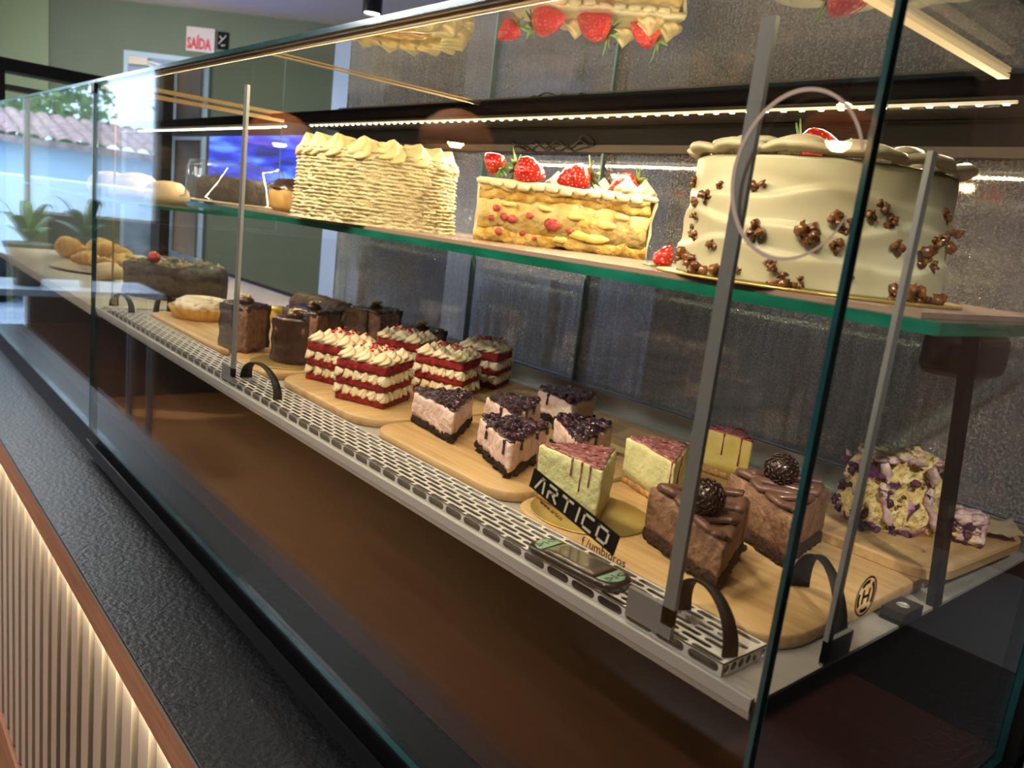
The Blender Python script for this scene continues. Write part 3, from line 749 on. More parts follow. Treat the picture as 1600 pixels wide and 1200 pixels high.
# ================================================================== red velvet slices
RVEL = pm('red_velvet_sponge', (.20, .006, .008), (.36, .02, .02), 150, rough=.8, bump=.0015, bscale=190)
CREAM = pm('cream_cheese', (.80, .64, .40), (.86, .72, .50), 20, rough=.4, sss=.15)
CRUMR = pm('red_crumbs', (.42, .015, .02), (.6, .03, .03), 90, rough=.7)
def velvet(i, fc, da, dc, wa, wc, label):
    """fc front corner, da / dc directions of the two visible sides"""
    fc = Vector(fc); da = Vector(da).normalized(); dc = Vector(dc).normalized()
    t = thing('red_velvet_slice', label, 'cake slice', (fc.x, fc.y, TOP), 0, 'red velvet cake slices')
    P = [Vector((0, 0)), dc*wc, dc*wc+da*wa, da*wa]; cen = (dc*wc+da*wa)/2
    out = resample(rounded(P, .003, 2), .005)
    z = 0.0; ch, cc = .0125, .0125
    for lay in range(3):
        mb = MB(); loft(mb, out, [(z, .001), (z+.003, 0), (z+ch-.003, 0), (z+ch, .001)]); mb.displace(.0018, 130, i*3+lay); mb.build('sponge_layer', RVEL, t); z += ch
        mb = MB()
        if lay < 2:
            loft(mb, out, [(z-.001, .008), (z+cc/2, .006), (z+cc+.001, .008)])
            for (p, q) in ((P[0], P[1]), (P[0], P[3]), (P[1], P[2]), (P[3], P[2])):
                nn = max(3, int((q-p).length/.017))
                for k in range(nn+1):
                    c = p+(q-p)*(k/nn); c = c + (cen-c).normalized()*.0075
                    d = (c-cen).normalized(); T = Matrix.Rotation(math.radians(38), 3, Vector((-d.y, d.x, 0)))
                    rosette(mb, (c.x, c.y, z+.0015), .0098, cc*1.0, 0, 6, 1.2, T, 7)
        else:
            n1, n2 = 3, 3
            loft(mb, out, [(z-.001, .003), (z+.004, .006)])
            for a_ in range(n1):
                for b_ in range(n2):
                    c = da*wa*((a_+.5)/n1) + dc*wc*((b_+.5)/n2)
                    rosette(mb, (c.x, c.y, z+.001), .0175, .019, 0, 6, 2.3, None, 10)
        mb.build('cream_layer', CREAM, t); z += cc
    mb = MB()
    for k in range(30):
        c = da*wa*random.uniform(.1, .9) + dc*wc*random.uniform(.1, .9)
        if (k % 3): c = (c + cen)/2 + Vector((random.uniform(-.006, .006), random.uniform(-.006, .006)))
        mb.blob((c.x, c.y, z+.004+random.uniform(0, .005)), random.uniform(.0013, .0028), 0, (1, 1, .8), 6, .5)
    mb.build('red_crumbs', CRUMR, t)['kind'] = 'stuff'
dA = (-.093, -.040); dC = (-.055, .092)
velvet(1, (-.745, .152), dA, dC, .092, .092, 'red velvet slice at the very front corner of its board, not hidden by another slice')
velvet(2, (-.883, .166), dA, dC, .085, .090, 'red velvet slice left of the front one, partly hidden behind it')
velvet(3, (-.760, .305), dA, dC, .092, .080, 'red velvet slice standing right behind the left blueberry cheesecake slice')
velvet(4, (-.915, .322), dA, dC, .092, .080, 'red velvet slice at the back of the board in the middle, mostly hidden')
velvet(5, (-.822, .428), dA, dC, .080, .085, 'red velvet slice at the back right beside the glass door')

# ================================================================== far left sweets
BROWNI = pm('brownie_cut', (.17, .075, .045), (.34, .18, .12), 90, rough=.7, bump=.002, bscale=110)
GLZ = pm('dark_chocolate_glaze', (.035, .016, .011), (.07, .032, .022), 30, rough=.22, coat=.5, bump=.0012, bscale=70)
NUTS = pm('chopped_nuts', (.72, .50, .16), (.90, .76, .42), 120, rough=.5)
def brownie(i, tip, a, c, L2, label, h=.086, z=TOP):
    tip = Vector(tip); a = Vector(a); c = Vector(c); P = [p-tip for p in wedge_pts(tip, a, c, L2, .010)]
    t = thing('chocolate_cake_slice', label, 'cake slice', (tip.x, tip.y, z), 0, 'nut-topped chocolate cake slices')
    out = resample(rounded(P, .006, 3), .005)
    mb = MB(); loft(mb, out, [(0, .001), (.01, 0), (h*.4, .0015), (h*.5, 0), (h*.8, 0), (h-.005, .001)]); mb.displace(.0035, 70, i); mb.build('sponge', BROWNI, t)
    cb = sum(P[1:], Vector((0, 0)))/(len(P)-1)
    mb = MB(); o2 = resample(rounded([p + (p-cb*.6).normalized()*.0022 if k > 0 else p for k, p in enumerate(P)], .008, 3), .005)
    loft(mb, o2, [(h-.010, .002), (h-.004, 0), (h+.001, .003)]); mb.displace(.003, 60, i+3)
    # glaze running down the curved back face and one side
    A_, C_ = P[-1], P[1]
    fr = [P[0]*.6+A_*.4, A_] + [P[k] for k in range(len(P)-2, 0, -1)]
    r0 = [Vector((p.x, p.y, .001))*1.0 for p in fr]
    grid = []
    for k in range(9):
        zz = .001 + (h-.004)*k/8
        grid.append([Vector((p.x, p.y, zz)) + (Vector((p.x, p.y, 0))-Vector((cb.x, cb.y, 0))).normalized()*(.0035+.0015*math.sin(k*1.9)) for p in fr])
    mb.rings(grid, 0, False, False, True, closed=False)
    mb.build('chocolate_glaze', GLZ, t)
    q = P[0]*.25 + cb*.75
    mb = MB(); mb.lathe((q.x, q.y, h), [(.014, 0), (.016, .004), (.013, .009), (.006, .013)], 20); mb.displace(.0015, 90, i); mb.build('chocolate_dollop', GLZ, t)
    mb = MB()
    for _ in range(26):
        r_ = random.random()*.012; a_ = random.random()*6.28
        mb.blob((q.x+r_*math.cos(a_), q.y+r_*math.sin(a_), h+.012+random.uniform(-.004, .004)), random.uniform(.002, .0036), 0, (1, 1, .7), 6, .5)
    mb.build('nut_pieces', NUTS, t)['kind'] = 'stuff'
brownie(1, (-1.165, .112), (-1.30, .090), (-1.245, .205), .088, 'glazed chocolate cake slice with nuts beside the tart, behind the metal strip', z=TOP)
gold_disc((-1.085, .155), .062, TOP, 'gold round cake card under the nearest nut-topped chocolate slice')
brownie(2, (-1.125, .215), (-1.090, .110), (-1.035, .165), .086, 'glazed dark chocolate slice with nuts standing on a gold card', h=.080, z=TOP+.0022)
brownie(3, (-1.200, .270), (-1.330, .235), (-1.275, .375), .100, 'chocolate cake slice with nuts behind the one on the gold card', z=.001)
brownie(4, (-1.240, .440), (-1.360, .400), (-1.300, .540), .095, 'chocolate cake slice with nuts behind the left red velvet slices', z=.001)
brownie(5, (-1.060, .440), (-1.160, .410), (-1.110, .530), .085, 'chocolate cake slice with nuts furthest back, only its top showing', h=.060, z=TOP)
# chocolate log
lg = thing('chocolate_roll_cake', 'long ridged chocolate cake lying behind the nut-topped slices', 'cake', (-1.62, .505, .0005), math.radians(4))
mb = MB(); R = []
for k in range(46):
    u = k/45; x = (u-.5)*.27; rr = .034*(1-.35*abs(2*u-1)**6)*(1+.10*math.sin(u*70))
    R.append([Vector((x, rr*1.15*math.cos(2*PI*i/22), max(.0, .030+rr*math.sin(2*PI*i/22)))) for i in range(22)])
mb.rings(R); mb.displace(.004, 60, 3); mb.build('ganache_coat', pm('roll_ganache', (.09, .04, .028), (.17, .085, .06), 60, rough=.5, bump=.0015, bscale=80), lg)
mb = MB(); mb.box(-.145, .145, -.045, .045, -.0001, .002); mb.build('card', pm('gold_card', (.5, .4, .1)), lg)
# passion fruit tartlet
pt = thing('passion_fruit_tartlet', 'small yellow jelly tartlet behind the chocolate slices', 'tart', (-1.560, .345, TOP))
mb = MB(); mb.lathe((0, 0, 0), [(.034, 0), (.036, .003), (.042, .022), (.040, .023), (.037, .019)], 40, fn=lambda a, z, k: 1+.03*math.cos(16*a)); mb.build('pastry_shell', pm('pastry', (.50, .27, .07), (.72, .45, .16), 40, rough=.6), pt)
mb = MB(); mb.lathe((0, 0, 0), [(.037, .018), (.034, .026), (.022, .033), (.006, .036)], 30); mb.displace(.002, 60); mb.build('yellow_jelly', pm('yellow_jelly', (.75, .42, .03), (.9, .62, .08), 50, rough=.12, coat=.6), pt)
# cream-topped tart
tt = thing('cream_tart', 'fluted pastry tart topped with swirled cream at the far left of the tray', 'tart', (-1.580, .180, TOP))
PASTRY = pm('golden_pastry', (.52, .27, .06), (.74, .46, .15), 50, rough=.55, bump=.0006, bscale=120)
mb = MB(); mb.lathe((0, 0, 0), [(.058, 0), (.060, .002), (.073, .026), (.071, .028), (.068, .025), (.066, .018)], 160, fn=lambda a, z, k: 1+(.025*math.cos(24*a) if 0 < k < 4 else 0)); mb.build('fluted_shell', PASTRY, tt)
mb = MB(); mb.lathe((0, 0, 0), [(.066, .016), (.066, .023), (.05, .026)], 60); mb.build('chocolate_filling', GANA, tt)
mb = MB()
prof = [(.060, .022), (.062, .030), (.056, .038), (.045, .044), (.030, .046), (.012, .050), (.003, .051)]
mb.lathe((0, 0, 0), prof, 90, fn=lambda a, z, k: 1+.05*math.sin(7*a+z*260)+.03*math.sin(13*a-z*180)); mb.displace(.004, 45, 2)
for k in range(9):
    a0 = k*.7
    pts = [(.055*(1-u*.75)*math.cos(a0+u*2.6), .055*(1-u*.75)*math.sin(a0+u*2.6), .034+.014*u**.5) for u in [j/14 for j in range(15)]]
    mb.tube(pts, lambda t: .0045*(1-.6*t), 7)
mb.build('swirled_cream', pm('tart_cream', (.70, .62, .46), (.82, .76, .60), 30, rough=.45), tt)

# ================================================================== cakes on the shelf
ZS = .2748
BUTTER = pm('butter_cream', (.68, .54, .24), (.76, .62, .32), 25, rough=.45, sss=.1, bump=.0005, bscale=90)
COMB = pm('combed_cream', (.64, .54, .30), (.76, .67, .42), 70, rough=.55, bump=.0014, bscale=260, stretch=(1, 1, 1.2), sss=.1)
cc_ = thing('combed_cream_cake', 'tall round cake with combed ridged cream sides and piped border', 'cake', (-1.018, .272, ZS))
mb = MB(); R = []; nr = 92; na = 240; hh = .116
for k in range(nr+1):
    z = hh*k/nr; ridge = .0015*math.sin(z*2*PI/.0060)
    ring = []
    for i in range(na):
        a = 2*PI*i/na; q = Vector((math.cos(a), math.sin(a), 0))
        nz = noise.noise(Vector((q.x*9, q.y*9, z*240)))*.0030 + noise.noise(Vector((q.x*50, q.y*50, z*400)))*.0055
        r = .136 + ridge + nz + .006*(1-k/nr)**3 + (.003 if k == 0 else 0)
        ring.append(Vector((q.x*r, q.y*r, z)))
    R.append(ring)
for s_ in (.9, .7, .45, .2, .03): R.append([Vector((p.x*s_, p.y*s_, hh)) for p in R[nr]])
mb.rings(R); mb.build('combed_side', COMB, cc_)
mb = MB()
for k in range(17):
    a = 2*PI*k/17; T = Matrix.Rotation(a, 3, 'Z') @ Matrix.Rotation(math.radians(30), 3, 'Y')
    rosette(mb, (.112*math.cos(a), .112*math.sin(a), hh-.003), .030, .030, 0, 6, 2.4, T, 11)
mb.build('piped_border', BUTTER, cc_)
mb = MB(); mb.lathe((0, 0, 0), [(.086, hh), (.084, hh+.007), (.06, hh+.010), (.02, hh+.011)], 48); mb.displace(.003, 70, 4); mb.build('orange_jelly', pm('orange_jelly', (.62, .26, .01), (.85, .45, .04), 60, rough=.1, coat=.7), cc_)

# half strawberry cake
fx = Vector((math.cos(YAW), math.sin(YAW)))
sc_c = Vector((-.683, .409))
hs = thing('strawberry_half_cake', 'half of a strawberry cream cake with its cut side facing the front glass', 'cake', (sc_c.x, sc_c.y, ZS), YAW-.07)
CUT = pm('sponge_cut', (.50, .27, .04), (.76, .54, .17), 55, rough=.7, bump=.003, bscale=80)
FILL = pm('custard_filling', (.62, .42, .11), (.76, .61, .28), 38, rough=.45, bump=.003, bscale=60)
CREAMY = pm('vanilla_cream', (.80, .68, .38), (.88, .78, .50), 30, rough=.45, sss=.1, bump=.0006, bscale=80)
r_ = .138; hh2 = .097
half = [(r_*math.cos(PI*k/28), r_*math.sin(PI*k/28)) for k in range(29)]
half_s = resample([(x*.985, y*.985+.0) for x, y in half], .006)
# layers with uneven heights
zl = [0, .018, .066, .080, hh2-.006]
for li, (za, zb) in enumerate(zip(zl[:-1], zl[1:])):
    mb = MB(); ins = (.0, .002, .0035, .001)[li]
    loft(mb, half_s, [(za+.0002, ins+.001), ((za+zb)/2, ins), (zb, ins+.001)], cen=Vector((0, r_*.42)))
    mb.displace(.007, 42, 5); mb.displace(.0035, 130, li)
    mb.build('sponge_layer' if li % 2 == 0 else 'cream_filling', CUT if li % 2 == 0 else FILL, hs)
mb = MB(); shell = []
for k in range(9):
    z = .0 + (hh2+.0)*k/8; o_ = []; zz_ = .002*math.sin(k*1.3)
    for i in range(29):
        a = .07+(PI-.14)*i/28; o_.append(Vector(((r_+.002)*math.cos(a), (r_+.002)*math.sin(a), z)))
    shell.append(o_)
inner = [[Vector((p.x*.965, p.y*.965, p.z)) for p in r] for r in shell]
mb.rings(shell, 0, False, False, True, False); mb.rings(inner[::-1], 0, False, False, True, False)
mb.rings([shell[-1], inner[-1]], 0, False, False, True, False)
mb.add([r[0] for r in shell]+[r[0] for r in inner], [(i, i+1, 10+i, 9+i) for i in range(8)]); mb.add([r[-1] for r in shell]+[r[-1] for r in inner], [(i, i+1, 10+i, 9+i) for i in range(8)])
mb.displace(.006, 50, 3); top_o = resample([(x*1.0, y) for x, y in [((r_+.003)*math.cos(PI*k/28), (r_+.003)*math.sin(PI*k/28)-.002*(k in (0, 28))) for k in range(29)]], .006)
loft(mb, top_o, [(hh2-.009, .001), (hh2-.004, -.001), (hh2, .003)], cen=Vector((0, r_*.42))); mb.displace(.003, 45, 8)
for k in range(11):
    x = -.11+.022*k; mb.blob((x, -.002, hh2-.006-.004*random.random()), .008, 0, (1.3, .5, .8), 8, .2)
mb.build('frosting', CREAMY, hs)
FRUIT = pm('red_fruit', (.35, .03, .04), (.58, .12, .10), 120, rough=.4, bump=.001, bscale=160)
mb = MB()
for x, z, r in ((-.105, .052, .0065), (-.092, .040, .007), (-.078, .038, .008), (-.112, .036, .005), (-.098, .016, .006), (-.052, .046, .006), (-.015, .036, .0125), (-.060, .018, .005), (.012, .030, .005), (-.040, .012, .004)):
    mb.blob((x, -.003, z), r, 0, (1, .5, .85), 10, .25)
mb.build('fruit_filling', FRUIT, hs)
mb = MB()
for x, z, r in ((.03, .024, .012), (.055, .022, .013), (.07, .045, .010), (-.03, .060, .008), (.0, .015, .009), (-.085, .060, .008), (.09, .06, .008), (.02, .052, .009)):
    mb = MB(); mb.blob((x, -.001, z), r, 0, (1.5, .35, .6), 10, .3)
    mb.displace(.002, 90, 1); mb.build('custard_patch', pm('custard', (.80, .58, .12), (.9, .72, .3), 60, rough=.35), hs)
mb = MB()
for x, y in ((-.02, .075), (.098, .016), (.128, .040), (.06, .10)):
    mb = MB(); rosette(mb, (x*.95, y, hh2-.002), .020, .028, 0, 6, 1.4, None, 9)
    mb.build('cream_rosette', BUTTER, hs)

# strawberries
BERRY = None
def berry_mat():
    m, nt, N, L = nodes('strawberry_skin'); b = N['Principled BSDF']; b.inputs['Roughness'].default_value = .22; b.inputs['Coat Weight'].default_value = .6
    tc = N.new('ShaderNodeTexCoord'); v = N.new('ShaderNodeTexVoronoi'); v.inputs['Scale'].default_value = 210; v.inputs['Randomness'].default_value = .4; L.new(tc.outputs['Object'], v.inputs['Vector'])
    r = N.new('ShaderNodeValToRGB'); e = r.color_ramp.elements; e[0].position = .16; e[0].color = (.80, .50, .18, 1); e[1].position = .30; e[1].color = (.56, .010, .012, 1)
    L.new(v.outputs['Distance'], r.inputs[0]); L.new(r.outputs[0], b.inputs['Base Color'])
    bp = N.new('ShaderNodeBump'); bp.inputs['Distance'].default_value = .0016; L.new(v.outputs['Distance'], bp.inputs['Height']); L.new(bp.outputs[0], b.inputs['Normal'])
    return m
BERRY = berry_mat(); LEAF = pm('strawberry_leaf', (.07, .16, .03), (.20, .33, .09), 60, rough=.5)
def strawberry(loc, size, tip_dir, label, group='strawberries on the half cake', faded=False):
    t = thing('strawberry', label, 'strawberry', loc, 0, group)
    d = Vector(tip_dir).normalized(); M = d.to_track_quat('Z', 'Y').to_matrix()
    prof = [(.25, 0), (.55, .02), (.78, .14), (.86, .32), (.80, .55), (.62, .80), (.38, 1.02), (.15, 1.16), (.03, 1.2)]
    mb = MB(); mb.lathe((0, 0, 0), [(r*size*.62, z*size) for r, z in prof], 26, M=M.to_4x4()); mb.displace(size*.05, 40, size*1000); mb.build('fruit', BERRY, t)
    mb = MB()
    for k in range(7):
        a = 2*PI*k/7+.3*random.random(); L3 = size*random.uniform(.55, .85); W3 = size*.14; pts = []
        lift = random.uniform(.25, .75)
        for j in range(6):
            u = j/5; w_ = W3*math.sin(PI*min(1, u*.9+.12))*(1-u*.5)
            rad = L3*u; zz = -size*.03 - size*lift*u*(1-.3*u)*.6 + size*.0
            for s in (-1, 0, 1):
                p = Vector((rad*math.cos(a)-s*w_*math.sin(a), rad*math.sin(a)+s*w_*math.cos(a), zz+abs(s)*size*.04)); pts.append(M @ p)
        fs = []
        for j in range(5):
            for s in range(2): fs.append((j*3+s, j*3+s+1, (j+1)*3+s+1, (j+1)*3+s))
        mb.add(pts, fs)
    mb.tube([M @ Vector((0, 0, 0)), M @ Vector((0, 0, -size*.25)), M @ Vector((size*.06, 0, -size*.45))], size*.05, 7)
    o = mb.build('calyx', LEAF, t); o.modifiers.new('s', 'SOLIDIFY').thickness = .0006
def on_half(x, y, z):
    c, s = math.cos(YAW-.07), math.sin(YAW-.07); return (sc_c.x + x*c - y*s, sc_c.y + x*s + y*c, ZS+z)
def dh(x, y, z):
    c, s = math.cos(YAW-.07), math.sin(YAW-.07); return (x*c-y*s, x*s+y*c, z)
strawberry(on_half(-.082, .024, hh2+.021), .042, dh(1, -.25, -.22), 'big strawberry second from the left on the half cake, leaves to its left')
strawberry(on_half(-.112, .056, hh2+.017), .032, dh(-.3, .1, .25), 'small strawberry at the left edge of the half cake')
strawberry(on_half(.030, .030, hh2+.021), .043, dh(-1, -.3, -.30), 'big strawberry in the middle of the half cake, leaves to its right')
strawberry(on_half(.108, .046, hh2+.020), .041, dh(-1, -.15, -.42), 'strawberry at the right end of the half cake beside a cream rosette')
strawberry((-.390, .300, ZS+.001), .024, (.35, .1, .85), 'strawberry on the liner between the half cake and the walnut cake', 'strawberries on the half cake')

# walnut cake
WC = Vector((-.218, .330)); WZ = ZS+.0026
mb = MB(); mb.lathe((0, 0, 0), [(.1545, 0), (.155, .0006), (.155, .0019), (.1545, .0024)], 80); o = mb.build('gold_cake_card', pm('gold_card', (.5, .4, .1))); o.location = (WC.x, WC.y, ZS)
setp(o, 'gold round cake card under the large walnut cake', 'cake card')
wc = thing('walnut_cake', 'large smooth ivory cream cake dotted with caramel walnuts, right end of shelf', 'cake', (WC.x, WC.y, WZ))
IVORY = pm('ivory_frosting', (.46, .43, .28), (.53, .50, .34), 8, rough=.42, sss=.15)
mb = MB(); R = []; hw = .118; nr = 46; na = 150
def wrad(a, z):
    lip = 0
    for z0, amp, ph in ((.030, .0030, 0.4), (.058, .0034, 2.0), (.084, .0030, 4.1)):
        zc = z0 + .006*math.sin(a*3+ph) + .003*math.sin(a*7+ph*2)
        dz = z - zc
        lip += amp*math.exp(-max(0, dz)**2/.000006)*math.exp(-max(0, -dz)**2/.00018)
    return .1335 + lip + .0012*math.sin(a*5+z*60) - .006*z/hw
for k in range(nr+1):
    z = hw*k/nr; R.append([Vector((wrad(2*PI*i/na, z)*math.cos(2*PI*i/na), wrad(2*PI*i/na, z)*math.sin(2*PI*i/na), z)) for i in range(na)])
for s_ in (.97, .8, .55, .3, .05): R.append([Vector((p.x*s_, p.y*s_, hw+.002)) for p in R[nr]])
mb.rings(R); mb.build('frosting', IVORY, wc)
mb = MB()
for k in range(13):
    a0 = 2*PI*k/13; pts = []
    for lay in range(2):
        pts = []
        for j in range(17):
            u = j/16; a = a0+(u-.15)*.62; rr = .122-.012*lay + .010*math.sin(PI*u) - .030*u*lay
            pts.append(Vector((rr*math.cos(a), rr*math.sin(a), hw+.004+.007*lay+.006*math.sin(PI*u))))
        mb.tube(pts, lambda t: .0115*math.sin(PI*(.12+.8*t))**.7, 10, flat=.45)
mb.displace(.0018, 70, 2); mb.build('piped_ruffles', IVORY, wc)
WALN = pm('caramel_walnut', (.075, .022, .006), (.24, .09, .022), 160, rough=.2, coat=.8, bump=.0016, bscale=200)
meshes = []
for v_ in range(4):
    mb = MB()
    for _ in range(6): mb.blob((random.uniform(-.0035, .0035), random.uniform(-.0035, .0035), random.uniform(-.0035, .0035)), random.uniform(.0016, .0034), 0, (1, 1, 1), 7, .9)
    mb.displace(.0022, 240, v_); o = mb.build('walnut_piece', WALN); meshes.append(o.data); bpy.data.objects.remove(o)
def nut(a, z, s, v_=None):
    o = bpy.data.objects.new('walnut_piece', meshes[random.randrange(4)]); COL.objects.link(o); o.parent = wc
    r = wrad(a, z)+.001; o.location = (r*math.cos(a), r*math.sin(a), z); o.scale = (s, s, s); o.rotation_euler = (random.random()*6, random.random()*6, random.random()*6)
# angle of the side that faces the camera
aC = math.atan2(CAM[1]-WC.y, CAM[0]-WC.x)
random.seed(21)
for da_, z, s in ((-1.25, .094, .8), (-1.05, .072, .9), (-1.02, .058, .7), (-1.12, .045, .7), (-1.0, .036, .8), (-.9, .078, .9), (-.78, .088, .5), (-1.1, .016, 1.1), (-.98, .011, 1.2), (-.84, .006, 1.4), (-.62, .006, 1.5), (-.45, .010, .6), (-.72, .031, .8),
                  (-.42, .088, 1.0), (-.36, .046, 1.2), (-.02, .050, 1.4), (-.20, .020, 1.0), (-.16, .004, 1.3), (-.02, .004, .8), (.14, .064, 1.1), (.22, .058, .7), (.18, .042, .9), (.26, .066, .7), (.36, .074, .9), (.45, .082, .8), (.30, .018, .5), (.52, .070, .8), (.60, .048, 1.0), (.85, .044, 1.4), (.95, .055, .9), (1.05, .060, .8), (.98, .036, .7),
                  (1.1, .085, 1.1), (1.22, .062, 1.5), (.66, .005, 1.2), (.75, .006, 1.4), (.85, .007, 1.2), (.95, .005, .9), (1.1, .006, 1.6)):
    nut(aC+da_, z, s*1.35)
strawberry((WC.x-.038, WC.y+.012, WZ+hw+.030), .036, (.85, .50, .02), 'faded strawberry with long leaves on top of the walnut cake', 'strawberry on the walnut cake')

# golden pudding cake with dark glaze between the boxed cake and the combed cake
pc = thing('glazed_ring_cake', 'golden ring cake with dark glaze, just showing left of the combed cake', 'cake', (-1.36, .305, ZS))
mb = MB(); mb.lathe((0, 0, 0), [(.060, 0), (.070, .010), (.072, .040), (.058, .062), (.030, .066), (.018, .050)], 48, fn=lambda a, z, k: 1+.04*math.cos(12*a)); mb.build('golden_ring', pm('golden_cake', (.50, .28, .07), (.66, .42, .14), 30, rough=.5), pc)
mb = MB(); mb.lathe((0, 0, 0), [(.074, .046), (.068, .056), (.056, .065), (.030, .069), (.016, .056)], 48, fn=lambda a, z, k: 1+.05*math.cos(9*a)*(k == 0)+.04*math.cos(12*a), cap0=False); mb.displace(.003, 40, 2); mb.build('dark_glaze', GLZ, pc)
# boxed cake far left on the shelf
bc = thing('boxed_chocolate_cake', 'low dark chocolate cake seen inside a clear plastic dome box', 'cake', (-1.600, .250, ZS))
mb = MB(); out = resample([(.084*math.cos(2*PI*k/40), .084*math.sin(2*PI*k/40)) for k in range(40)], .012)
loft(mb, out, [(.003, .004), (.006, 0), (.045, 0), (.052, .004), (.056, .016)]); mb.displace(.005, 40, 5); mb.build('chocolate_cake', pm('rough_chocolate', (.015, .009, .006), (.06, .034, .016), 60, rough=.6, bump=.002, bscale=100), bc)
bxo = thing('plastic_cake_box', 'clear ribbed plastic dome box over the low dark cake', 'box', (-1.600, .250, ZS))
mb = MB(); mb.lathe((0, 0, 0), [(.118, .0004), (.118, .006), (.108, .010), (.104, .075), (.098, .088), (.03, .092), (.001, .092)], 72, fn=lambda a, z, k: 1+(.012*math.cos(36*a) if k in (3, 4) else 0), cap0=False, cap1=False); mb.build('dome', PLASTIC, bxo)
mb = MB(); mb.lathe((0, 0, 0), [(.1185, .0003), (.1205, .002), (.1185, .004)], 60, cap0=False, cap1=False); mb.build('rim', pm('box_rim', (.55, .48, .33), rough=.2), bxo)

# ================================================================== the next case to the left
c2 = thing('neighbour_display_case', 'second glass display case continuing to the far left', 'display case')
X1, X0 = -L_-.004, -3.28
bx('front_pane', (X0, X1, -.004, .004, -.287, H_), [GLASS, EDGE], c2, edge='y')
bx('roof_pane', (X0, X1, .000, .43, H_, H_+.008), [ROOFGLASS, EDGE], c2, edge='z')
bx('back_beam', (X0, X1, .396, .473, .4955, H_-.0005), pm('beam_black', (.004, .004, .005)), c2)
bx('back_plate', (X0, X1, .465, .65, .494, .503), BLACK, c2)
bx('led_strip', (-3.2, -1.86, .4765, .4815, .4885, .4915), LEDB, c2)
for i in range(50): diode(-3.19 + i*.027, c2)
bx('tray', (X0, X1-.004, .006, .64, -.022, 0.0), pm('cream_tray', (.48, .42, .34), (.55, .49, .4), 20, rough=.4), c2)
bx('end_housing', (X0, X0+.03, .07, .645, -.2795, -.0225), BLACKM, c2)
bx('rear_housing', (X0+.03, -2.35, .40, .645, -.2795, -.0225), BLACKM, c2)
bx('back_panel', (X0, -3.0, .645, .650, .03, .48), pm('warm_back', (.16, .12, .09), rough=.5), c2)
bx('glass_shelf', (X0+.04, X1-.02, .10, .44, .240, .248), [glass_mat('shelf_glass', (.80, .93, .88)), SEDGE], c2, edge='z')
# pastries, a dark cake and bread loaves in it
dk = thing('dark_chocolate_cake', 'large dark chocolate cake with curls in the next case', 'cake', (-2.06, .275, .0005))
mb = MB(); out = resample([(.135*math.cos(2*PI*k/40), .135*math.sin(2*PI*k/40)) for k in range(40)], .012)
loft(mb, out, [(0, 0), (.03, 0), (.06, 0), (.078, .003), (.086, .015)]); mb.displace(.008, 30, 7); mb.build('cake_body', pm('dark_cake', (.02, .012, .012), (.06, .035, .03), 60, rough=.55, bump=.003, bscale=60), dk)
mb = MB()
for _ in range(80):
    r_2 = .125*math.sqrt(random.random()); a = random.random()*6.28; p = Vector((r_2*math.cos(a), r_2*math.sin(a), .088+random.uniform(-.002, .010))); d = Vector((random.uniform(-1, 1), random.uniform(-1, 1), random.uniform(-.2, .3)))*.012
    mb.tube([p-d, p, p+d], lambda t: .0035*(1-abs(2*t-1)*.7), 6)
mb.build('chocolate_curls', pm('light_curls', (.32, .20, .13), (.55, .42, .30), 60, rough=.5), dk)['kind'] = 'stuff'
strawberry((-2.03, .20, .105), .03, (1, .2, .1), 'strawberry slice on the dark cake in the next case', 'strawberry on the dark cake')
BREAD = pm('golden_bread', (.52, .24, .06), (.80, .50, .18), 25, rough=.5, bump=.001, bscale=40)
BREADL = pm('pale_bun', (.62, .42, .22), (.80, .62, .38), 14, rough=.45)
def pastry(x, y, z, l, wd, h, rz, label, mat=BREAD, grp='pastries in the next case', k_=3, nm='pastry', cat='pastry'):
    t = MB(); R = []
    for k in range(15):
        u = k/14; s_ = math.sin(PI*(.06+.88*u))**.6; lum = 1+.10*math.sin(u*PI*2*k_)
        R.append([Vector(((u-.5)*l, wd/2*s_*lum*math.cos(2*PI*i/16), max(0, h/2+h/2*s_*lum*math.sin(2*PI*i/16)))) for i in range(16)])
    t.rings(R); t.displace(.004, 30, x*10); o = t.build(nm, mat); o.location = (x, y, z); o.rotation_euler = (0, 0, rz); setp(o, label, cat, grp)
mb = MB(); mb.lathe((0, 0, 0), [(.16, 0), (.19, .006), (.192, .010), (.18, .008), (.15, .004)], 50); o = mb.build('serving_plate', pm('pale_plate', (.6, .5, .38), rough=.3)); o.location = (-2.62, .26, .0003); setp(o, 'round pale plate of puff pastries in the next case', 'plate')
for i, (x, y, rz) in enumerate(((-2.72, .20, .5), (-2.62, .17, .9), (-2.53, .20, 1.3), (-2.66, .28, .2), (-2.55, .30, 1.0), (-2.74, .33, .7))):
    pastry(x, y, .012, .085, .05, .04, rz, 'golden puff pastry in the heap on the pale plate', k_=4)
for i, (x, y, rz) in enumerate(((-2.98, .20, .4), (-3.02, .32, .5), (-2.86, .30, .9))):
    pastry(x, y, .0005, .15, .06, .075, rz, 'long golden turnover at the far end of the next case', k_=1, grp='turnovers in the next case')
pastry(-2.33, .17, .0005, .11, .07, .055, .5, 'pale folded cheese bread behind the dark cake', BREADL, k_=1, grp=None)
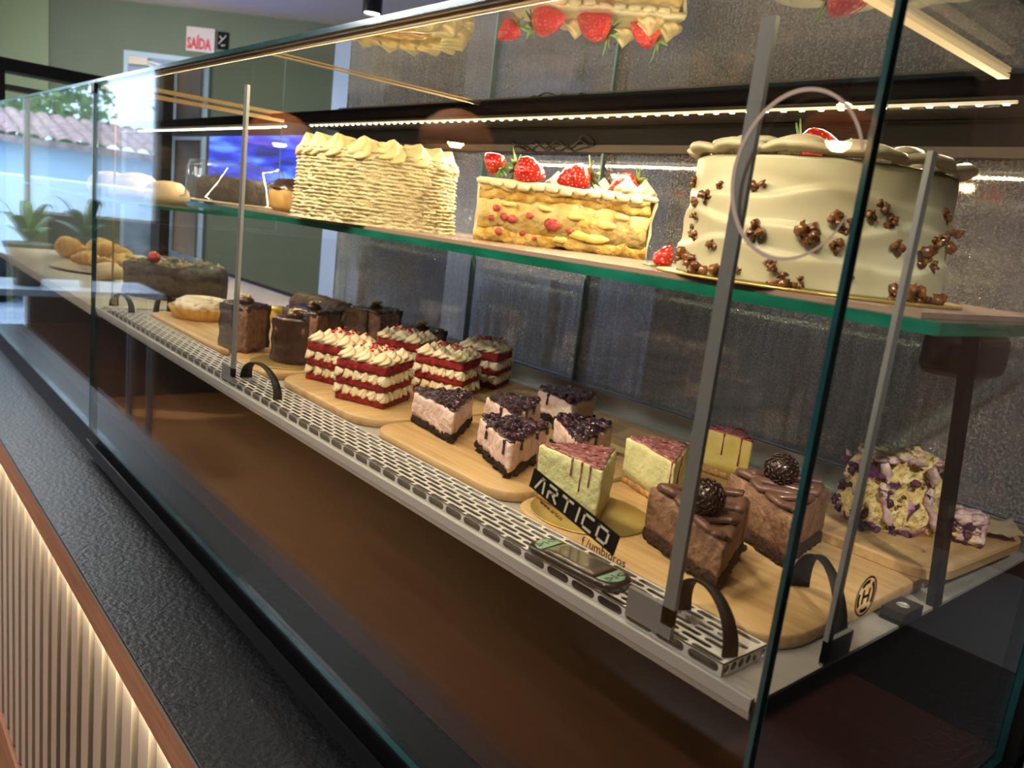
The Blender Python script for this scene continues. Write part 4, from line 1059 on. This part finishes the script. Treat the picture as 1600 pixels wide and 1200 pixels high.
for i, (x, y, r) in enumerate(((-2.18, .28, .062), (-2.32, .22, .058), (-2.48, .28, .075), (-2.66, .25, .07))):
    mb = MB(); mb.lathe((0, 0, 0), [(r*.9, 0), (r, r*.25), (r*.92, r*.6), (r*.6, r*.9), (r*.2, r*1.0), (.001, r*1.01)], 30); mb.displace(.003, 25, i)
    o = mb.build('round_bread', BREADL); o.location = (x, y, .249)
    setp(o, ('round golden bread roll nearest on the shelf of the next case', 'round pale bun second on the shelf of the next case', 'large domed bun third on the shelf of the next case', 'domed bun at the far end of the shelf in the next case')[i], 'bread', 'round breads on the shelf of the next case')

# ================================================================== counter
ct = thing('service_counter', 'black stone counter with wood band and slatted front under the cases', 'counter')
bx('stone_top', (-3.6, 1.1, -.163, 1.05, -.3570, -.3455), STONE, ct, bevel=.0015)
bx('stone_edge_line', (-3.6, 1.1, -.1636, -.1631, -.3552, -.3500), pm('edge_line', (.20, .21, .22), rough=.3), ct)
bx('wood_band', (-3.6, 1.1, -.161, -.06, -.414, -.3575), BANDW, ct)
bx('front_panel', (-3.6, 1.1, -.118, -.10, -1.16, -.414), pm('sage_panel', (.16, .19, .14), rough=.6), ct)
mb = MB(); x = -3.58
while x < 1.08:
    mb.box(x, x+.046, -.150, -.1185, -1.15, -.4145); x += .083
mb.build('slats', pm('beige_slat', (.50, .44, .38), (.54, .48, .42), 8, rough=.5), ct)
bx('wood_plinth', (-3.6, 1.1, -.158, -.10, -1.235, -1.155), BANDW, ct)
bx('lower_body', (-3.6, 1.1, -.10, 1.0, -1.30, -.3575), BLACKM, ct)
bx('under_light_strip', (-3.5, 1.0, -.1585, -.1500, -.4165, -.4142), LEDW, ct)

# ================================================================== room
GREEN = pm('green_wall', (.105, .135, .098), (.115, .147, .107), 3, rough=.75)
GREENL = pm('light_green_wall', (.20, .26, .155), rough=.75)
GREYW = pm('grey_wall', (.30, .30, .30), rough=.8)
DARKW = pm('dark_shop_wall', (.035, .030, .028), rough=.7)
CEIL = pm('white_ceiling', (.85, .84, .83), rough=.85)
FLO = wood_mat('wood_floor', (.22, .10, .035), (.30, .14, .05), (.36, .18, .07), axis=0, scale=4, rough=.4)
def S(o): return struct(o)
ZF, ZC = -1.30, 1.35
S(bx('floor', (-6.0, 3.0, -4.5, 4.2, ZF-.05, ZF), FLO))
S(bx('ceiling', (-6.6, 3.0, -4.5, 4.2, ZC, ZC+.05), CEIL))
S(bx('wall_back', (-3.2, 3.0, 3.0, 3.1, ZF, ZC), pm('kitchen_wall', (.26, .25, .24), (.30, .29, .28), 2, rough=.7)))
S(bx('wall_right', (3.0, 3.1, -4.5, 4.2, ZF, ZC), DARKW))
S(bx('wall_front', (-6.0, 3.0, -4.6, -4.5, ZF, ZC), DARKW))
# left wall: glazed shopfront, then a dark pier and more wall
S(bx('wall_left', (-6.1, -6.0, -4.5, -1.40, ZF, ZC), DARKW))
S(bx('trim_1', (-6.1, -6.0, -1.40, -.58, ZF, .0), DARKW))
S(bx('trim_2', (-6.1, -6.0, -1.40, .35, 1.15, ZC), DARKW))
wf = MB()
for y in (-1.40, -1.0): wf.box(-6.06, -6.02, y, y+.025, .0, 1.15)
for y in (-.60, .32): wf.box(-6.06, -6.02, y, y+.035, ZF, 1.15)
wf.box(-6.06, -6.02, -1.40, -.58, .0, .02); wf.box(-6.06, -6.02, -1.40, .35, 1.12, 1.15)
win = S(wf.build('window_1', pm('window_frame', (.45, .5, .55), rough=.4)))
# diagonal green wall
a = Vector((-5.93, .345)); b = Vector((-3.05, 3.365)); d = (b-a).normalized(); nrm = Vector((-d.y, d.x))
Mw = Matrix.Translation((a.x, a.y, 0)) @ Matrix.Rotation(math.atan2(d.y, d.x), 4, 'Z')
mb = MB(); mb.box(.40, (b-a).length, 0, .1, ZF, ZC, 0, Mw); S(mb.build('wall_diagonal', GREEN))
mb = MB(); mb.box(.085, .40, -.012, .1, ZF, ZC, 0, Mw); S(mb.build('trim_3', GREENL))
mb = MB(); mb.box(-.3, .085, -.02, .1, ZF, ZC, 0, Mw); S(mb.build('trim_4', GREYW))
def on_wall(name, x0, x1, y0, y1, z0, z1, mat, parent=None):
    mb = MB(); mb.box(x0, x1, y0, y1, z0, z1, 0, Mw); return mb.build(name, mat, parent)
# exit door (top shows above the cases)
dr = on_wall('door_1', .885, 1.42, -.03, 0, ZF, 1.065, pm('door_frame_blue', (.30, .42, .52), rough=.35)); S(dr)
on_wall('door_glass', .915, 1.39, -.036, -.03, ZF+.05, 1.035, pm('door_glass_blue', (.10, .15, .22), (.22, .32, .45), 6, rough=.15, coat=.6), dr)
on_wall('door_closer', .93, 1.05, -.06, -.036, .985, 1.03, pm('closer', (.5, .45, .38), rough=.4), dr)
for q0, q1 in (((1.04, .995), (1.40, .90)), ((1.04, 1.01), (1.30, .97))):
    mb = MB(); p0 = Mw @ Vector((q0[0], -.05, q0[1])); p1 = Mw @ Vector((q1[0], -.05, q1[1])); mb.tube([p0, (p0+p1)/2, p1], .008, 8); mb.build('closer_arm', pm('closer_steel', (.7, .72, .75), rough=.3), dr)
sg = on_wall('exit_sign', 1.262, 1.438, -.012, 0, 1.105, 1.245, pm('sign_grey_pink', (.50, .44, .46), rough=.5)); setp(sg, 'small wall sign reading SAIDA in red letters on the green wall', 'sign')
ang = math.atan2(d.y, d.x)
tx = text_mesh('red_lettering', 'SAÍDA', .060, pm('sign_red', (.50, .01, .03), rough=.5), sg, tuple(Mw @ Vector((1.268, -.0135, 1.122))), (PI/2, 0, ang), .0008, .0022)
tx.scale = (.88, 1.45, 1)
cam_s = on_wall('camera_sign', 1.455, 1.520, -.012, 0, 1.135, 1.235, pm('sign_black', (.008, .008, .01), rough=.8, spec=.1)); setp(cam_s, 'small black square sign right of the red SAIDA sign', 'sign')
mb = MB()
for p0, p1 in (((1.465, 1.165), (1.51, 1.215)), ((1.47, 1.21), (1.485, 1.19)), ((1.48, 1.155), (1.505, 1.16))):
    mb.tube([Mw @ Vector((p0[0], -.014, p0[1])), Mw @ Vector((p1[0], -.014, p1[1]))], .003, 6)
mb.build('white_symbol', pm('white_ink', (.7, .7, .72), rough=.5), cam_s)
# blue menu screen on the diagonal wall, seen through the case
scr = thing('menu_screen', 'glowing deep blue screen seen through the left of the case', 'screen', (0, 0, 0))
on_wall('screen_frame', 1.44, 2.10, -.07, 0, .36, .99, BLACK, scr)
def screen_mat():
    m, nt, N, L = nodes('blue_screen'); b = N['Principled BSDF']; b.inputs['Base Color'].default_value = (0, 0, .02, 1)
    tc = N.new('ShaderNodeTexCoord'); mp = N.new('ShaderNodeMapping'); mp.inputs['Scale'].default_value = (1, 1, 4); L.new(tc.outputs['Object'], mp.inputs[0])
    t = N.new('ShaderNodeTexNoise'); t.inputs['Scale'].default_value = 4; t.inputs['Detail'].default_value = 3; L.new(mp.outputs[0], t.inputs['Vector'])
    r = N.new('ShaderNodeValToRGB'); e = r.color_ramp.elements; e[0].position = .35; e[0].color = (.002, .006, .10, 1); e[1].position = .66; e[1].color = (.10, .25, 1, 1); x = e.new(.5); x.color = (.01, .03, .6, 1)
    L.new(t.outputs['Fac'], r.inputs[0]); L.new(r.outputs[0], b.inputs['Emission Color']); b.inputs['Emission Strength'].default_value = 1.6
    return m
on_wall('display', 1.46, 2.08, -.075, -.07, .38, .97, screen_mat(), scr)
# ceiling spot fittings
def spot_fit(x, y, label):
    t = thing('ceiling_spotlight', label, 'lamp', (x, y, ZC), 0, 'black ceiling spotlights')
    mb = MB(); mb.lathe((0, 0, 0), [(.02, -.02), (.02, 0)], 16); mb.build('mount', BLACK, t)
    mb = MB(); mb.lathe((0, 0, 0), [(.046, -.15), (.046, -.02), (.03, -.01)], 20, cap0=False); mb.build('housing', BLACK, t)
    mb = MB(); mb.lathe((0, 0, 0), [(.036, -.145), (.036, -.14)], 20); mb.build('bulb', pm('spot_bulb', (1, 1, 1), emit=(1, .95, .85), estr=8), t)
spot_fit(-3.36, 1.55, 'black cylinder spotlight on the white ceiling above the case')
# black framed stand at the far end of the counter
fr = thing('black_frame_stand', 'tall black square-tube frame standing beyond the far left case', 'frame')
mb = MB(); mb.box(-3.42, -3.30, .02, .052, -.3454, .676); mb.build('post', BLACKM, fr)
mb = MB(); mb.box(-3.42, -3.30, .60, .64, -.3454, .676); mb.build('post', BLACKM, fr)
mb = MB(); mb.box(-3.42, -3.30, .0525, .5995, .632, .676); mb.build('top_bar', BLACKM, fr)
mb = MB(); mb.box(-3.42, -3.36, .0525, .5995, .570, .590); mb.build('middle_bar', pm('grey_bar', (.12, .12, .12), rough=.5), fr)
# kitchen side things
PALEB = pm('pale_blue_panel', (.36, .46, .68), (.42, .52, .74), 3, rough=.5)
def fridge(x0, x1, y0, z0, z1, label, grp='pale blue upright fridges behind the cases'):
    t = thing('upright_fridge', label, 'fridge', ((x0+x1)/2, y0, ZF), 0, grp); wx = (x1-x0)/2
    mb = MB(); mb.box(-wx, wx, .03, .6, 0.001, z1-ZF); mb.build('body', PALEB, t)
    mb = MB(); mb.box(-wx+.01, wx-.01, 0, .028, .1, z1-ZF-.02); dd = mb.build('door', PALEB, t)
    mb = MB(); mb.box(wx-.06, wx-.04, -.03, 0, .9, 1.4); mb.build('handle', GREYM, dd)
fridge(-3.85, -3.30, 1.62, ZF, .42, 'pale blue fridge door seen below the shelf behind the combed cake')
fridge(-3.05, -2.18, 1.90, ZF, .78, 'wide pale blue fridge seen between the combed cake and the half cake')
fridge(-.52, .10, 1.75, ZF, .58, 'pale blue cabinet at the right edge behind the walnut cake')
bt = thing('tall_pepper_mill', 'tall brown wooden mill behind the glass door', 'pepper mill', (-2.55, 1.15, -.345))
mb = MB(); mb.lathe((0, 0, 0), [(.035, 0), (.04, .03), (.026, .10), (.022, .22), (.018, .36), (.022, .40)], 20); mb.build('body', pm('mill_wood', (.20, .10, .05), (.28, .15, .08), 10, rough=.4), bt)
mb = MB(); mb.blob((0, 0, .42), .024, 0, (1, 1, 1), 14); mb.build('head', pm('mill_dark', (.03, .02, .02), rough=.3), bt)
wk = thing('kitchen_worktop', 'dark kitchen worktop behind the display case', 'worktop', (0, 0, 0))
bx('top', (-3.15, 2.2, 1.06, 1.58, -.40, -.3455), pm('worktop_grey', (.10, .10, .105), rough=.4), wk)
bx('body', (-3.12, 2.2, 1.08, 1.58, ZF+.001, -.4005), DARKW, wk)
cb_ = thing('tall_wood_cupboard', 'tall brown wood cupboard at the upper right behind the case', 'cupboard', (0, 0, 0))
bx('carcass', (-.70, .9, 2.42, 2.98, ZF+.001, 1.30), wood_mat('cup_wood', (.16, .09, .06), (.22, .12, .08), (.27, .16, .11), axis=2, scale=4), cb_)
for k in range(3): bx('door', (-.69+k*.53, -.17+k*.53, 2.395, 2.419, ZF+.05, 1.28), wood_mat('cup_wood', (.1, .1, .1), (.1, .1, .1), (.1, .1, .1)), cb_)
# shelf with jars on the back wall
sh = bx('wall_shelf', (-2.1, -.75, 2.82, 2.999, .93, .955), BANDW); setp(sh, 'wooden wall shelf high on the kitchen wall behind the case', 'shelf')
for k in range(6):
    mb = MB(); rr = .045+.01*(k % 2); mb.lathe((0, 0, 0), [(rr, 0), (rr, .10+.02*(k % 3)), (rr*.8, .12+.02*(k % 3)), (rr*.8, .14+.02*(k % 3))], 20)
    o = mb.build('storage_jar', pm('jar_%s' % 'abc'[k % 3], ((.35, .30, .2), (.30, .1, .1), (.4, .4, .38))[k % 3], rough=.3)); o.location = (-1.95+k*.2, 2.9, .9555)
    setp(o, 'storage jar on the high wooden kitchen shelf', 'jar', 'jars on the kitchen shelf')
# pendant lamps with wicker shades on the customer side, mirrored in the panes
def wick_mat():
    m, nt, N, L = nodes('wicker'); out = [n for n in N if n.type == 'OUTPUT_MATERIAL'][0]; b = N['Principled BSDF']
    tc = N.new('ShaderNodeTexCoord'); t = N.new('ShaderNodeTexWave'); t.bands_direction = 'Z'; t.inputs['Scale'].default_value = 30; t.inputs['Distortion'].default_value = 2; L.new(tc.outputs['Object'], t.inputs['Vector'])
    r = N.new('ShaderNodeValToRGB'); r.color_ramp.elements[0].color = (.16, .06, .02, 1); r.color_ramp.elements[1].color = (.62, .34, .14, 1); L.new(t.outputs['Fac'], r.inputs[0]); L.new(r.outputs[0], b.inputs['Base Color'])
    tl = N.new('ShaderNodeBsdfTranslucent'); L.new(r.outputs[0], tl.inputs[0]); mx = N.new('ShaderNodeMixShader'); mx.inputs[0].default_value = .55
    L.new(b.outputs[0], mx.inputs[1]); L.new(tl.outputs[0], mx.inputs[2]); L.new(mx.outputs[0], out.inputs[0]); return m
WICK = wick_mat()
def pendant(x, y, z, r, label):
    t = thing('pendant_lamp', label, 'lamp', (x, y, z), 0, 'wicker pendant lamps over the customer side')
    mb = MB(); mb.lathe((0, 0, 0), [(r, 0), (r*.97, r*.3), (r*.8, r*.6), (r*.45, r*.85), (r*.08, r*.95)], 28, cap0=False); o = mb.build('wicker_shade', WICK, t); o.modifiers.new('s', 'SOLIDIFY').thickness = .006
    mb = MB(); mb.blob((0, 0, r*.25), .045, 0, (1, 1, 1.3), 12); mb.build('bulb', pm('warm_bulb', (1, .8, .5), emit=(1, .66, .30), estr=90), t)
    pl_ = bpy.data.lights.new('pendant_light', 'POINT'); pl_.energy = 5; pl_.color = (1, .7, .4); pl_.shadow_soft_size = .04; po_ = bpy.data.objects.new('pendant_light', pl_); COL.objects.link(po_); po_.location = (x, y, z+r*.25+.075)
    mb = MB(); mb.lathe((0, 0, 0), [(.004, r*.9), (.004, ZC-z)], 8); mb.build('cord', BLACK, t)
for q in (((-.91215, -.405499, .0595), 5.0, .20), ((-.8095, -.58068, .0866), 4.2, .19), ((-.48015, -.86729, .13137), 3.2, .15)):
    dd = Vector(q[0])
    p = Vector(CAM) + Vector((dd.x, -dd.y, dd.z))*q[1]; p.y = -p.y; p.z += .05
    pendant(p.x, p.y, p.z-.06, q[2], ('wicker dome pendant lamp furthest along the customer side', 'wicker dome pendant lamp in the middle of the customer side', 'wicker dome pendant lamp nearest the camera')[[.20, .19, .15].index(q[2])])

# ------------------------------------------------------------------ outside the shopfront
S(bx('ground', (-40, -6.1, -30, 20, ZF-.10, ZF-.05), pm('pavement', (.14, .17, .22), (.20, .24, .30), 3, rough=.8)))
hb = thing('tiled_roof_house', 'low house with purple-brown clay tile roof outside the shopfront', 'building', (0, 0, 0))
bx('wall', (-18, -15, -8, .5, ZF-.05, .76), pm('house_wall', (.55, .70, .85), rough=.8), hb)
mb = MB(); yy = -8.3
TILE = pm('clay_tiles', (.22, .13, .14), (.42, .28, .28), 9, rough=.8)
while yy < .7:
    pts0 = []; pts1 = []
    for k in range(7):
        a = PI*k/6; pts0.append(Vector((-14.6, yy+.11-.11*math.cos(a), .74+.07*math.sin(a)))); pts1.append(Vector((-16.5, yy+.11-.11*math.cos(a), 1.20+.07*math.sin(a))))
    mb.rings([pts0, pts1], 0, False, False, True, False); yy += .235
mb.box(-14.75, -14.6, -8.4, .8, .64, .74); mb.build('roof', TILE, hb)
def tree(x, y, h, r, label):
    t = thing('street_tree', label, 'tree', (x, y, ZF-.05), 0, 'trees beyond the tiled roof')
    mb = MB(); mb.tube([(0, 0, 0), (.05, 0, h*.3), (0, .1, h*.6)], .12, 8); mb.build('trunk', pm('bark', (.12, .09, .06), rough=.9), t)
    mb = MB()
    for _ in range(2600):
        v = Vector((random.gauss(0, 1), random.gauss(0, 1), random.gauss(0, .8))); v = v.normalized()*r*random.random()**.4; s_ = random.uniform(.06, .15)
        p = v+Vector((0, 0, h*.75)); n1 = Vector((random.uniform(-1, 1), random.uniform(-1, 1), random.uniform(-1, 1))).normalized()*s_; n2 = n1.cross(Vector((random.random(), random.random(), 1))).normalized()*s_*.6
        mb.add([p-n1, p+n2, p+n1, p-n2], [(0, 1, 2, 3)], 0, False)
    mb.build('foliage', pm('tree_leaves', (.05, .11, .04), (.18, .28, .08), 3, rough=.7), t)
tree(-19.5, -2.6, 4.0, 1.9, 'bushy street tree to the left of the tiled roof'); tree(-21, -7.4, 4.4, 1.6, 'bushy street tree behind the tiled roof'); tree(-21, 1.6, 3.8, 1.8, 'bushy street tree furthest from the shopfront')
v_ = bx('parked_van', (-12.8, -11.2, -4.4, -.4, ZF+.25, .18), pm('van_white', (.75, .82, .9), rough=.4)); 
setp(v_, 'pale box van parked in the street outside', 'van')
mb = MB()
for y in (-3.6, -1.1):
    mb.lathe((0, 0, 0), [(.001, 0), (.3, .0), (.3, .2), (.001, .2)], 24, M=Matrix.Translation((-11.25, y, ZF+.25)) @ Matrix.Rotation(PI/2, 4, 'Y'))
mb.build('wheels', BLACKM, v_)
# planted pots on a high table at the shopfront
tb = thing('high_table', 'high pale table standing by the shopfront window', 'table', (-4.2, -.42, ZF))
mb = MB(); mb.box(-.22, .22, -.42, .42, 1.02, 1.05); mb.build('tabletop', pm('pale_blue_top', (.22, .32, .5), rough=.3), tb)
for sx in (-.18, .18):
    for sy in (-.38, .38):
        mb = MB(); mb.box(sx-.015, sx+.015, sy-.015, sy+.015, .001, 1.02); mb.build('leg', pm('table_leg', (.10, .11, .12), rough=.4), tb)
def plant(x, y, z, r, h, n, label, pot):
    t = thing('potted_plant', label, 'plant', (x, y, z))
    mb = MB(); mb.lathe((0, 0, 0), [(r*.55, 0), (r*.75, h*.6), (r, h*.95), (r*1.05, h), (r*.9, h*.98)], 24); mb.build('pot', pot, t)
    mb = MB()
    for k in range(n):
        a = 2*PI*k/n+random.random()*.5; L3 = random.uniform(.12, .21); pts = []
        for j in range(7):
            u = j/6; wd = .028*math.sin(PI*min(1, u+.08)); rad = L3*u
            for s_ in (-1, 1): pts.append((rad*math.cos(a)-s_*wd*math.sin(a), rad*math.sin(a)+s_*wd*math.cos(a), h+.12*math.sin(u*2.2)*(.6+.5*(k % 3))))
        mb.add(pts, [(2*j, 2*j+1, 2*j+3, 2*j+2) for j in range(6)])
    mb.build('leaves', pm('plant_leaf', (.015, .05, .01), (.04, .10, .02), 20, rough=.4), t)
plant(-4.15, -.27, -.2498, .10, .20, 10, 'leafy green plant in a wide brown pot on the high table', pm('brown_pot', (.20, .14, .10), rough=.6))
plant(-4.15, -.52, -.2498, .045, .24, 9, 'small green plant in a slim black vase on the high table', BLACK)
